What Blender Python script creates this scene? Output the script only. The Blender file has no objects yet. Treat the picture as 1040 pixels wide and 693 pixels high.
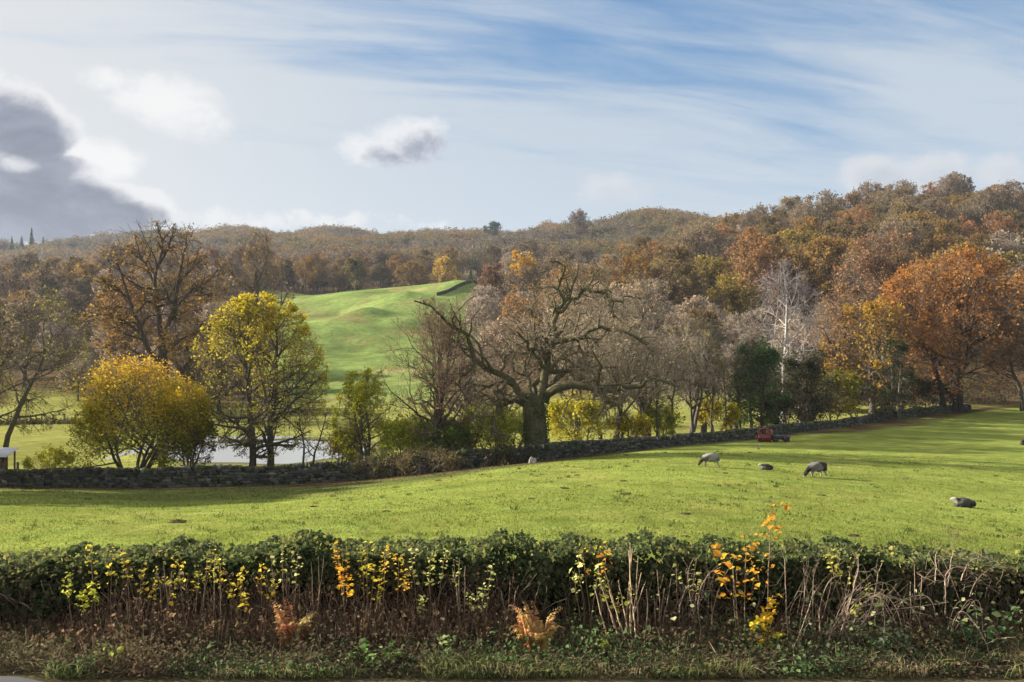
import bpy, math, random
import numpy as np
from mathutils import Vector

R = math.radians
rng = np.random.default_rng(7)
random.seed(7)
sc = bpy.context.scene
C = sc.collection
HAZE = 0.00010
F, CX, CY, ZC = 900.0, 520.0, 346.5, 4.1          # lens in pixels of a 1040 px wide view, eye height above the lane


def at(px, py, Y):
    """world point seen at (px, py) at depth Y"""
    return np.array([(px - CX) / F * Y, Y, ZC + (CY - py) / F * Y])


# ------------------------------------------------------------------ materials
def mat(name):
    m = bpy.data.materials.new(name)
    m.use_nodes = True
    m.node_tree.nodes.clear()
    return m, m.node_tree.nodes, m.node_tree.links


def leaf_material(name, trans=0.45, var=0.22, gloss=0.0):
    m, n, l = mat(name)
    out = n.new('ShaderNodeOutputMaterial')
    a = n.new('ShaderNodeAttribute'); a.attribute_name = 'col'
    oi = n.new('ShaderNodeObjectInfo')
    mr = n.new('ShaderNodeMapRange'); mr.inputs['To Min'].default_value = 1.22 - var; mr.inputs['To Max'].default_value = 1.22 + var
    l.new(oi.outputs['Random'], mr.inputs['Value'])
    mr2 = n.new('ShaderNodeMath'); mr2.operation = 'MULTIPLY_ADD'
    mr2.inputs[1].default_value = 0.014; mr2.inputs[2].default_value = 0.493
    mul = n.new('ShaderNodeMath'); mul.operation = 'MULTIPLY'; mul.inputs[1].default_value = 7.31
    fr = n.new('ShaderNodeMath'); fr.operation = 'FRACT'
    l.new(oi.outputs['Random'], mul.inputs[0]); l.new(mul.outputs[0], fr.inputs[0]); l.new(fr.outputs[0], mr2.inputs[0])
    hs = n.new('ShaderNodeHueSaturation')
    l.new(a.outputs['Color'], hs.inputs['Color']); l.new(mr.outputs[0], hs.inputs['Value']); l.new(mr2.outputs[0], hs.inputs['Hue'])
    d = n.new('ShaderNodeBsdfDiffuse'); t = n.new('ShaderNodeBsdfTranslucent')
    l.new(hs.outputs[0], d.inputs['Color']); l.new(hs.outputs[0], t.inputs['Color'])
    mx = n.new('ShaderNodeMixShader'); mx.inputs[0].default_value = trans
    l.new(d.outputs[0], mx.inputs[1]); l.new(t.outputs[0], mx.inputs[2])
    last = mx
    if gloss:
        g = n.new('ShaderNodeBsdfGlossy'); g.inputs['Roughness'].default_value = 0.38
        fz = n.new('ShaderNodeFresnel'); fz.inputs['IOR'].default_value = 1.4
        k = n.new('ShaderNodeMath'); k.operation = 'MULTIPLY'; k.inputs[1].default_value = gloss
        l.new(fz.outputs[0], k.inputs[0])
        m2 = n.new('ShaderNodeMixShader'); l.new(k.outputs[0], m2.inputs[0])
        l.new(mx.outputs[0], m2.inputs[1]); l.new(g.outputs[0], m2.inputs[2]); last = m2
    l.new(last.outputs[0], out.inputs['Surface'])
    return m


def attr_material(name, noise_scale=6.0, lo=0.65, hi=1.3, rough=0.9, bump=0.0, detail=6.0, spec=0.2):
    """vertex colour broken up by noise"""
    m, n, l = mat(name)
    out = n.new('ShaderNodeOutputMaterial')
    a = n.new('ShaderNodeAttribute'); a.attribute_name = 'col'
    tc = n.new('ShaderNodeTexCoord')
    no = n.new('ShaderNodeTexNoise'); no.inputs['Scale'].default_value = noise_scale; no.inputs['Detail'].default_value = detail
    no.inputs['Roughness'].default_value = 0.65
    l.new(tc.outputs['Object'], no.inputs['Vector'])
    mr = n.new('ShaderNodeMapRange'); mr.inputs['From Min'].default_value = 0.3; mr.inputs['From Max'].default_value = 0.7
    mr.inputs['To Min'].default_value = lo; mr.inputs['To Max'].default_value = hi
    l.new(no.outputs['Fac'], mr.inputs['Value'])
    hs = n.new('ShaderNodeHueSaturation'); l.new(a.outputs['Color'], hs.inputs['Color']); l.new(mr.outputs[0], hs.inputs['Value'])
    p = n.new('ShaderNodeBsdfPrincipled'); p.inputs['Roughness'].default_value = rough
    p.inputs['Specular IOR Level'].default_value = spec
    l.new(hs.outputs[0], p.inputs['Base Color'])
    if bump:
        b = n.new('ShaderNodeBump'); b.inputs['Strength'].default_value = bump; b.inputs['Distance'].default_value = 0.1
        l.new(no.outputs['Fac'], b.inputs['Height']); l.new(b.outputs[0], p.inputs['Normal'])
    l.new(p.outputs[0], out.inputs['Surface'])
    return m


M_LEAF = leaf_material('leaf')
M_HEDGE = leaf_material('hedge leaf', 0.4, 0.1)
M_BARK = attr_material('bark', 5.0, 0.6, 1.35, 1.0, 0.5, spec=0.0)
M_STONE = attr_material('stone', 4.0, 0.5, 1.5, 1.0, 0.6, spec=0.05)
M_WOOL = attr_material('wool', 30.0, 0.75, 1.2, 1.0, 0.5, spec=0.05)
M_PAINT = attr_material('painted metal', 12.0, 0.75, 1.15, 0.5, 0.1, spec=0.4)


def ground_material():
    m, n, l = mat('ground')
    out = n.new('ShaderNodeOutputMaterial')
    a = n.new('ShaderNodeAttribute'); a.attribute_name = 'col'
    tc = n.new('ShaderNodeTexCoord')

    def noise(scale, detail, lo, hi, f0=0.3, f1=0.7, stretch=None):
        no = n.new('ShaderNodeTexNoise'); no.inputs['Scale'].default_value = scale; no.inputs['Detail'].default_value = detail
        no.inputs['Roughness'].default_value = 0.62
        if stretch:
            mp = n.new('ShaderNodeMapping'); mp.inputs['Scale'].default_value = stretch
            l.new(tc.outputs['Object'], mp.inputs['Vector']); l.new(mp.outputs[0], no.inputs['Vector'])
        else:
            l.new(tc.outputs['Object'], no.inputs['Vector'])
        mr = n.new('ShaderNodeMapRange'); mr.inputs['From Min'].default_value = f0; mr.inputs['From Max'].default_value = f1
        mr.inputs['To Min'].default_value = lo; mr.inputs['To Max'].default_value = hi
        l.new(no.outputs['Fac'], mr.inputs['Value'])
        return no, mr
    n1, v1 = noise(0.13, 3, 0.86, 1.12)
    n2, v2 = noise(0.75, 5, 0.74, 1.22)
    n3, v3 = noise(9.0, 6, 0.82, 1.16)
    n4, v4 = noise(0.35, 4, 0.488, 0.512)
    m1 = n.new('ShaderNodeMath'); m1.operation = 'MULTIPLY'; l.new(v1.outputs[0], m1.inputs[0]); l.new(v2.outputs[0], m1.inputs[1])
    m2 = n.new('ShaderNodeMath'); m2.operation = 'MULTIPLY'; l.new(m1.outputs[0], m2.inputs[0]); l.new(v3.outputs[0], m2.inputs[1])
    hs = n.new('ShaderNodeHueSaturation'); l.new(a.outputs['Color'], hs.inputs['Color'])
    l.new(m2.outputs[0], hs.inputs['Value']); l.new(v4.outputs[0], hs.inputs['Hue'])
    p = n.new('ShaderNodeBsdfPrincipled'); p.inputs['Roughness'].default_value = 1.0; p.inputs['Specular IOR Level'].default_value = 0.0
    l.new(hs.outputs[0], p.inputs['Base Color'])
    b = n.new('ShaderNodeBump'); b.inputs['Strength'].default_value = 0.45; b.inputs['Distance'].default_value = 0.35
    l.new(n2.outputs['Fac'], b.inputs['Height'])
    b2 = n.new('ShaderNodeBump'); b2.inputs['Strength'].default_value = 0.5; b2.inputs['Distance'].default_value = 0.06
    l.new(n3.outputs['Fac'], b2.inputs['Height']); l.new(b.outputs[0], b2.inputs['Normal'])
    l.new(b2.outputs[0], p.inputs['Normal'])
    l.new(p.outputs[0], out.inputs['Surface'])
    return m


def water_material():
    m, n, l = mat('water')
    out = n.new('ShaderNodeOutputMaterial')
    p = n.new('ShaderNodeBsdfPrincipled'); p.inputs['Base Color'].default_value = (0.24, 0.25, 0.26, 1)
    p.inputs['Roughness'].default_value = 0.38; p.inputs['IOR'].default_value = 1.45; p.inputs['Specular IOR Level'].default_value = 1.0
    tc = n.new('ShaderNodeTexCoord'); no = n.new('ShaderNodeTexNoise'); no.inputs['Scale'].default_value = 2.2; no.inputs['Detail'].default_value = 4
    l.new(tc.outputs['Object'], no.inputs['Vector'])
    b = n.new('ShaderNodeBump'); b.inputs['Strength'].default_value = 0.25; b.inputs['Distance'].default_value = 0.04
    l.new(no.outputs['Fac'], b.inputs['Height']); l.new(b.outputs[0], p.inputs['Normal']); l.new(p.outputs[0], out.inputs['Surface'])
    return m


def asphalt_material():
    m, n, l = mat('asphalt')
    out = n.new('ShaderNodeOutputMaterial')
    p = n.new('ShaderNodeBsdfPrincipled'); p.inputs['Roughness'].default_value = 0.9
    tc = n.new('ShaderNodeTexCoord'); no = n.new('ShaderNodeTexNoise'); no.inputs['Scale'].default_value = 35; no.inputs['Detail'].default_value = 6
    l.new(tc.outputs['Object'], no.inputs['Vector'])
    cr = n.new('ShaderNodeValToRGB'); cr.color_ramp.elements[0].color = (0.02, 0.02, 0.022, 1); cr.color_ramp.elements[1].color = (0.065, 0.065, 0.07, 1)
    cr.color_ramp.elements[0].position = 0.3; cr.color_ramp.elements[1].position = 0.75
    l.new(no.outputs['Fac'], cr.inputs[0]); l.new(cr.outputs[0], p.inputs['Base Color']); l.new(p.outputs[0], out.inputs['Surface'])
    return m


# ------------------------------------------------------------------ mesh helpers
class MB:
    """collects quads with a colour per vertex and a material slot per face"""
    def __init__(self):
        self.v, self.f, self.c, self.m, self.n = [], [], [], [], 0

    def add(self, v, f, c, m=0):
        v = np.asarray(v, float).reshape(-1, 3); f = np.asarray(f, int).reshape(-1, 4)
        c = np.broadcast_to(np.asarray(c, float), (len(v), 3))
        self.v.append(v); self.f.append(f + self.n); self.c.append(c); self.m.append(np.full(len(f), m)); self.n += len(v)

    def mesh(self, name, mats, smooth=False):
        V = np.concatenate(self.v) if self.v else np.zeros((0, 3)); Fa = np.concatenate(self.f) if self.f else np.zeros((0, 4), int)
        Co = np.concatenate(self.c) if self.c else np.zeros((0, 3)); Ma = np.concatenate(self.m) if self.m else np.zeros(0, int)
        me = bpy.data.meshes.new(name)
        me.vertices.add(len(V)); me.vertices.foreach_set('co', V.ravel().astype(np.float32))
        me.loops.add(Fa.size); me.loops.foreach_set('vertex_index', Fa.ravel().astype(np.int32))
        me.polygons.add(len(Fa)); me.polygons.foreach_set('loop_start', (np.arange(len(Fa)) * 4).astype(np.int32))
        me.polygons.foreach_set('material_index', Ma.astype(np.int32))
        if smooth:
            me.polygons.foreach_set('use_smooth', np.ones(len(Fa), bool))
        for m in mats:
            me.materials.append(m)
        me.update(calc_edges=True)
        at_ = me.color_attributes.new('col', 'FLOAT_COLOR', 'POINT')
        at_.data.foreach_set('color', np.concatenate([np.clip(Co, 0, 1), np.ones((len(Co), 1))], 1).ravel().astype(np.float32))
        return me


def link(name, me, parent=None, loc=(0, 0, 0), rz=0):
    o = bpy.data.objects.new(name, me); C.objects.link(o)
    o.location = loc; o.rotation_euler = (0, 0, rz)
    if parent:
        o.parent = parent
    return o


def tag(o, label=None, cat=None, group=None, kind=None):
    if label: o['label'] = label
    if cat: o['category'] = cat
    if group: o['group'] = group
    if kind: o['kind'] = kind
    return o


def thing(name, label, cat, loc=(0, 0, 0), rz=0, group=None):
    return tag(link(name, None, None, loc, rz), label, cat, group)


def nrm(a):
    return a / np.maximum(np.linalg.norm(a, axis=-1, keepdims=True), 1e-9)


def tube(mb, P, Rr, sides, col, m=0):
    """P (B,n,3), Rr (B,n): B tubes of n rings"""
    B, n, _ = P.shape
    if B == 0: return
    T = np.empty_like(P); T[:, 1:-1] = P[:, 2:] - P[:, :-2]; T[:, 0] = P[:, 1] - P[:, 0]; T[:, -1] = P[:, -1] - P[:, -2]
    T = nrm(T)
    mean = nrm(P[:, -1] - P[:, 0])
    ref = np.where(np.abs(mean[:, 2:3]) > 0.8, np.array([[1.0, 0.13, 0]]), np.array([[0.1, 0, 1.0]]))[:, None, :]
    U = nrm(np.cross(T, ref)); W = np.cross(T, U)
    a = np.arange(sides) / sides * 2 * math.pi
    V = P[:, :, None, :] + Rr[:, :, None, None] * (U[:, :, None, :] * np.cos(a)[None, None, :, None] + W[:, :, None, :] * np.sin(a)[None, None, :, None])
    i = np.arange(n - 1)[:, None] * sides; j = np.arange(sides)[None, :]; k = (j + 1) % sides
    q = np.stack([i + j, i + k, i + sides + k, i + sides + j], -1).reshape(-1, 4)
    Fq = (np.arange(B)[:, None, None] * n * sides + q[None]).reshape(-1, 4)
    col = np.asarray(col, float)
    cc = col if col.ndim == 1 else np.repeat(col, n * sides, 0)
    mb.add(V.reshape(-1, 3), Fq, cc, m)


def leaves(mb, P, size, col, m=0, up=0.25, fold=False, asp=0.62, g=rng):
    """one diamond (or a folded six point leaf) per position"""
    N = len(P)
    if N == 0: return
    nn = g.normal(size=(N, 3)); nn[:, 2] = np.abs(nn[:, 2]) + up; nn = nrm(nn)
    r = nrm(np.cross(nn, g.normal(size=(N, 3)))); w = np.cross(nn, r)
    s = np.asarray(size)
    s = (s * np.exp(g.normal(0, 0.28, N)))[:, None]
    if not fold:
        V = np.stack([P - r * s * .5, P + w * s * asp * .5, P + r * s * .5, P - w * s * asp * .5], 1)
        Fq = np.arange(N * 4).reshape(N, 4)
        mb.add(V.reshape(-1, 3), Fq, np.repeat(col, 4, 0) if np.ndim(col) == 2 else col, m)
    else:
        b = P - r * s * .5; t = P + r * s * .5 - nn * s * .12
        l1 = P - r * s * .12 + w * s * asp * .5 + nn * s * .1; l2 = P + r * s * .22 + w * s * asp * .36 + nn * s * .07
        r1 = P - r * s * .12 - w * s * asp * .5 + nn * s * .1; r2 = P + r * s * .22 - w * s * asp * .36 + nn * s * .07
        V = np.stack([b, l1, l2, t, r2, r1], 1)
        k = np.arange(N)[:, None] * 6
        Fq = np.concatenate([k + np.array([0, 1, 2, 3]), k + np.array([0, 3, 4, 5])], 0)
        mb.add(V.reshape(-1, 3), Fq, np.repeat(col, 6, 0) if np.ndim(col) == 2 else col, m)


def pal(t, stops):
    """colours along a list of stops, t in 0..1"""
    s = np.asarray(stops, float); t = np.clip(t, 0, 1) * (len(s) - 1)
    i = np.minimum(t.astype(int), len(s) - 2); f = (t - i)[:, None]
    return s[i] * (1 - f) + s[i + 1] * f


def box(mb, c, s, col, m=0, rot=0.0, jit=0.0, tilt=0.0):
    x, y, z = [q / 2 for q in s]
    V = np.array([[-x, -y, -z], [x, -y, -z], [x, y, -z], [-x, y, -z], [-x, -y, z], [x, -y, z], [x, y, z], [-x, y, z]])
    if jit: V = V + rng.normal(0, jit, V.shape)
    if tilt:
        ct, st = math.cos(tilt), math.sin(tilt); V = V @ np.array([[1, 0, 0], [0, ct, -st], [0, st, ct]]).T
    cr, sr = math.cos(rot), math.sin(rot)
    V = V @ np.array([[cr, -sr, 0], [sr, cr, 0], [0, 0, 1]]).T + np.asarray(c)
    mb.add(V, [[0, 3, 2, 1], [4, 5, 6, 7], [0, 1, 5, 4], [1, 2, 6, 5], [2, 3, 7, 6], [3, 0, 4, 7]], col, m)


# ------------------------------------------------------------------ terrain: sight-line slope by bearing and distance
YN = [10, 12.5, 17, 26, 36, 43, 50, 58, 70, 85, 100, 130, 170, 220, 300, 340, 400, 500, 650, 900, 1300, 2600]
COLS = {
    -900: [None, None, 576, 533, 513, 505, 500, 496, 476, 456, 441, 419, 397, 372, 332, 320, 304, 300, 290, 254, 264, 335],
    0: [None, None, 575, 533, 513, 505, 499.5, 495, 475, 456, 441, 419, 397, 372, 332, 320, 304, 300, 290, 254, 264, 335],
    150: [None, None, 573, 532, 515, 507, 501, 494.5, 476, 457, 442, 420, 396, 368, 318, 302, 288, 290, 282, 251, 262, 335],
    270: [None, None, 569, 531, 511.5, 503.5, 498, 493, 478, 457, 442, 418, 388, 352, 300, 296, 292, 282, 262, 246, 262, 335],
    350: [None, None, 568, 527, 505, 497, 492.5, 489, 476, 456, 440, 414, 386, 345, 293, 298, 302, 290, 262, 247, 262, 335],
    430: [None, None, 566, 524, 500, 489, 484, 481, 471, 452, 438, 412, 384, 343, 293, 300, 304, 285, 262, 247, 262, 335],
    480: [None, None, 564, 522, 496, 484, 478.5, 475.5, 464, 450, 437, 410, 380, 338, 287, 290, 296, 280, 260, 247, 262, 335],
    540: [None, None, 562, 520, 494, 479, 472, 469, 461, 447, 435, 408, 382, 345, 300, 292, 288, 275, 252, 245, 262, 335],
    680: [None, None, 563, 520, 493, 477, 469, 462, 455, 445, 434, 408, 380, 350, 322, 308, 288, 264, 232, 236, 260, 335],
    800: [None, None, 565, 524, 497, 483, 473, 464, 453, 441, 432, 405, 368, 335, 288, 272, 258, 242, 246, 260, 280, 335],
    880: [None, None, 568, 528, 503, 487, 476, 466, 453, 440, 430, 404, 364, 326, 274, 262, 246, 248, 245, 260, 280, 335],
    960: [None, None, 570, 534, 510, 492, 480, 469, 455, 440, 429, 404, 368, 328, 276, 258, 240, 246, 245, 260, 280, 335],
    1040: [None, None, 572, 540, 516, 499, 486, 472, 456, 440, 428, 405, 372, 330, 272, 252, 236, 244, 245, 260, 280, 335],
    1940: [None, None, 575, 545, 520, 503, 488, 473, 456, 440, 428, 405, 372, 330, 272, 252, 236, 244, 245, 260, 280, 335],
}
_pxg = np.arange(-900, 1945, 10.0); _lg = np.linspace(math.log(10), math.log(2600), 560)
_tab = []
_keys = sorted(COLS)
for k in _keys:
    py = [p if p is not None else CY + (ZC - 0.0) * F / y for p, y in zip(COLS[k], YN)]
    _tab.append(np.interp(_lg, np.log(YN), py))
_tab = np.array(_tab)
_T = np.array([np.interp(_pxg, _keys, _tab[:, j]) for j in range(_tab.shape[1])]).T       # (px, lnY)


def _blur(a, n, ax):
    for _ in range(n):
        p = np.concatenate([np.take(a, [0], ax), a, np.take(a, [-1], ax)], ax)
        sl = lambda s, e: tuple(slice(s, e if e else None) if i == ax else slice(None) for i in range(2))
        a = 0.25 * p[sl(0, -2)] + 0.5 * p[sl(1, -1)] + 0.25 * p[sl(2, 0)]
    return a


_far = _blur(_blur(_T, 14, 0), 16, 1)
_T = _far
_wave = [(rng.uniform(0.12, 0.45), rng.uniform(0, 6.3), rng.uniform(0, 6.3)) for _ in range(14)]
POND = dict(z=ZC + (CY - 470) / F * 75)


def wallY(px):
    return np.interp(px, [-900, 0, 370, 470, 540, 640, 760, 850, 900, 1060, 1940], [57, 58, 57.5, 57.5, 58.5, 66, 79, 94, 104, 128, 150])


def pond_d(x, y):
    """below 1 inside the pond"""
    c, s = math.cos(R(-14)), math.sin(R(-14))
    u = (x + 22.6) * c + (y - 83) * s; v = -(x + 22.6) * s + (y - 83) * c
    return np.sqrt((u / 9.6) ** 2 + (v / 9.2) ** 2) + 0.05 * np.sin(u * 0.9) + 0.04 * np.sin(v * 1.3 + 1)


def ground_z(x, y):
    x = np.asarray(x, float); y = np.asarray(y, float)
    yy = np.maximum(y, 10.0)
    px = np.clip(CX + F * x / np.maximum(yy, 14.0), -899, 1939); ly = np.clip(np.log(yy), _lg[0], _lg[-1] - 1e-6)
    a = (px + 900) / 10; b = (ly - _lg[0]) / (_lg[1] - _lg[0])
    i = np.minimum(a.astype(int), len(_pxg) - 2); j = np.minimum(b.astype(int), len(_lg) - 2); fa = a - i; fb = b - j
    py = (_T[i, j] * (1 - fa) + _T[i + 1, j] * fa) * (1 - fb) + (_T[i, j + 1] * (1 - fa) + _T[i + 1, j + 1] * fa) * fb
    z = ZC + (CY - py) / F * yy
    z = np.where(yy < 14.5, np.minimum(z, 0.0) * np.clip((yy - 12.5) / 2, 0, 1), z)
    amp = np.interp(yy, [14, 20, 60, 150, 200, 320, 600, 1500], [0.0, 0.035, 0.05, 0.25, 0.9, 1.3, 3.6, 8])
    fr = np.interp(yy, [14, 60, 150, 300, 1500], [1.0, 0.8, 0.35, 0.3, 0.08])
    w = 0
    for k, (f, p, q) in enumerate(_wave):
        an = k * 2.4
        w = w + np.sin((x * math.cos(an) + y * math.sin(an)) * f * fr + p)
    z = z + amp * w / 3.7
    # hollows and humps of the far green hillock
    for bx, by, r, h in ((-48, 232, 15.3, 4.16), (-30, 262, 13.5, 3.38), (-52, 282, 11.7, 2.60), (-22, 215, 11.7, 2.34), (-66, 248, 10.8, 3.25), (-36, 205, 9.9, -2.48), (-17, 290, 9.0, 3.41), (-40, 246, 6.3, 4.03), (-58, 222, 7.2, 3.41), (-27, 238, 6.3, 3.10), (-34, 276, 5.4, 2.79), (-70, 272, 8.1, 2.48), (-50, 256, 4.5, -2.17)):
        z = z + .66 * h * np.exp(-(((x - bx) / r) ** 2 + ((y - by) / r) ** 2))
    d = pond_d(x, y)
    z = np.where(d < 1.5, z + (POND['z'] + 0.12 - z) * np.clip((1.5 - d) / 0.4, 0, 1), z)
    z = np.where(d < 1.0, POND['z'] - 0.5 * np.clip((1 - d) * 4, 0, 1) + 0.12 * np.clip(d * 8 - 7, 0, 1), z)
    return z


def gz(x, y):
    return float(ground_z(np.array([x]), np.array([y]))[0])


def smooth(a, b, x):
    t = np.clip((x - a) / (b - a), 0, 1); return t * t * (3 - 2 * t)


def vnoise(x, y, s, seed=0):
    """cheap smooth value noise"""
    g = np.random.default_rng(seed).random((64, 64))
    a = x / s; b = y / s; i = np.floor(a).astype(int); j = np.floor(b).astype(int); fa = a - i; fb = b - j
    fa = fa * fa * (3 - 2 * fa); fb = fb * fb * (3 - 2 * fb)
    G = lambda p, q: g[p % 64, q % 64]
    return (G(i, j) * (1 - fa) + G(i + 1, j) * fa) * (1 - fb) + (G(i, j + 1) * (1 - fa) + G(i + 1, j + 1) * fa) * fb


def hillock(px, Y):
    e = 12 * (vnoise(px, Y, 14, 5) - .5)
    a = smooth(262, 284, px + e) * (1 - smooth(488, 500, px + e - np.interp(Y, [150, 220, 300, 350], [0, 0, 4, 8])))
    return a * smooth(120, 140, Y) * (1 - smooth(352, 362, Y))


def ground_colour(x, y):
    yy = np.maximum(y, 10.0); px = CX + F * x / yy
    wy = wallY(px)
    n1 = vnoise(x, y, 3.1, 1); n2 = vnoise(x, y, 9.0, 2); n3 = vnoise(x, y, 1.2, 3)
    L = lambda c: np.array(c)[None, :]
    past = L((0.170, 0.197, 0.043)) * (0.86 + 0.28 * n2)[:, None]
    past = past + (L((0.21, 0.215, 0.055)) - past) * (smooth(.6, .9, n1) * .6)[:, None]
    past = past + (L((0.115, 0.145, 0.026)) - past) * (smooth(.66, .9, n3) * .5)[:, None]
    mead = L((0.205, 0.205, 0.055)) * (0.8 + 0.4 * n2)[:, None]
    wood = L((0.085, 0.058, 0.03)) * (0.7 + 0.6 * n1)[:, None]
    verge = L((0.075, 0.062, 0.034)) * (0.6 + 0.8 * n3)[:, None]
    hill = L((0.140, 0.185, 0.052)) * (0.75 + 0.5 * vnoise(x, y, 14, 8))[:, None]
    dry = L((0.20, 0.17, 0.07))
    hill = hill + (dry - hill) * (smooth(.5, .8, .6 * vnoise(x, y, 9, 9) + .4 * vnoise(x, y, 3, 19)) * .8)[:, None]
    hill = hill * (0.72 + 0.56 * vnoise(x, y, 2.6, 18))[:, None]
    litter = L((0.085, 0.052, 0.034)) * (0.6 + 0.8 * n3)[:, None]
    c = past.copy()
    mix = lambda c, d, k: c + (d - c) * k[:, None]
    # leaf litter along the foot of the wall, and a wider strip of painted shade
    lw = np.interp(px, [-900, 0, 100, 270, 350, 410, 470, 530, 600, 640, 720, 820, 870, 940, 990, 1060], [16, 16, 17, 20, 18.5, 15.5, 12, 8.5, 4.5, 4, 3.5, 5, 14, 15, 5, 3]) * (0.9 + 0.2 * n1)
    rough = L((0.066, 0.068, 0.027)) * (0.7 + 0.6 * n3)[:, None]  # rank grass, its colour darkened to paint in the shade before the wall
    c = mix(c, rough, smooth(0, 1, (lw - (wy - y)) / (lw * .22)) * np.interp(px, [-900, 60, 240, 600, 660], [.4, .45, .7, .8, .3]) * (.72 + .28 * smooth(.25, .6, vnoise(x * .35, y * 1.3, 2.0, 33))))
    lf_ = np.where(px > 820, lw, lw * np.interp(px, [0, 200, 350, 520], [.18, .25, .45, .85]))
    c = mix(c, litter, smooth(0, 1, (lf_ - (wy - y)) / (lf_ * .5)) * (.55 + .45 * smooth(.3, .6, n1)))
    beyond = smooth(-0.4, 0.4, y - wy)
    c = mix(c, mead, beyond)
    wd = smooth(128, 150, y) * (1 - hillock(px, y))
    wd = np.maximum(wd, smooth(118, 125, y) * smooth(860, 880, px))
    wd = wd * (1 - smooth(0.7, 1.0, np.exp(-((px - 55) / 70) ** 2) * 1.3) * (1 - smooth(150, 172, y)))
    c = mix(c, wood, wd); c = mix(c, hill, hillock(px, y) * smooth(120, 150, y))
    for qx, qw, y0, y1 in ((655, 26, 345, 400), (410, 30, 470, 540), (480, 22, 330, 352)):
        c = mix(c, hill * 1.05, smooth(0, .4, 1 - np.abs(px - qx) / qw) * smooth(y0, y0 + 8, y) * (1 - smooth(y1 - 8, y1, y)))
    bank = 1 - smooth(1.02, 1.25, pond_d(x, y))
    c = mix(c, L((0.09, 0.085, 0.05)), bank)
    c = mix(c, verge, 1 - smooth(13.6, 15.2, y + 0.8 * (n1 - .5)))
    return c


ys = np.concatenate([[-60, -30, -12, 0, 5], np.exp(np.linspace(math.log(9), math.log(1500), 430))])
us = np.linspace(-1.6, 1.6, 460)
X = us[None, :] * np.maximum(ys, 16)[:, None] * (1 + 0 * us[None, :]); Yg = np.repeat(ys[:, None], len(us), 1)
Zg = ground_z(X.ravel(), Yg.ravel())
nr, ncl = X.shape
ii = np.arange(nr - 1)[:, None] * ncl + np.arange(ncl - 1)[None, :]
mb = MB()
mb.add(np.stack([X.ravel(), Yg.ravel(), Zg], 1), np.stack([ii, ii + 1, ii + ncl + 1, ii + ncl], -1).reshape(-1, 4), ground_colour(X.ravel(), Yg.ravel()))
tag(link('ground', mb.mesh('ground', [ground_material()], True)), kind='structure')

# lane at the foot of the verge
mb = MB()
lx = np.linspace(-40, 40, 81)
edge = 10.82 + 0.06 * np.sin(lx * 2.1) + 0.05 * np.sin(lx * 5.3) - np.clip((lx + 6.1) * 0.45, 0, 1.5)
edge = np.minimum(edge, 10.86)
v = np.concatenate([np.stack([lx, 0 * lx + 5.6, 0 * lx + 0.03], 1), np.stack([lx, edge, 0 * lx + 0.03], 1), np.stack([lx, edge + .02, 0 * lx - .05], 1)])
i = np.arange(80)
mb.add(v, np.concatenate([np.stack([i, i + 1, i + 82, i + 81], 1), np.stack([i + 81, i + 82, i + 163, i + 162], 1)]), (0.06, 0.06, 0.06))
tag(link('lane', mb.mesh('lane', [asphalt_material()])), kind='structure')

# pond
mb = MB()
px_, py_ = np.meshgrid(np.linspace(-36, -9, 28), np.linspace(70, 96, 27)); q = np.stack([px_.ravel(), py_.ravel(), 0 * px_.ravel() + POND['z'] - 0.03], 1)
ii = np.arange(26)[:, None] * 28 + np.arange(27)[None, :]
mb.add(q, np.stack([ii, ii + 1, ii + 29, ii + 28], -1).reshape(-1, 4), (0.1, 0.1, 0.1))
tag(link('pond_water', mb.mesh('pond_water', [water_material()])), kind='structure')


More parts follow.
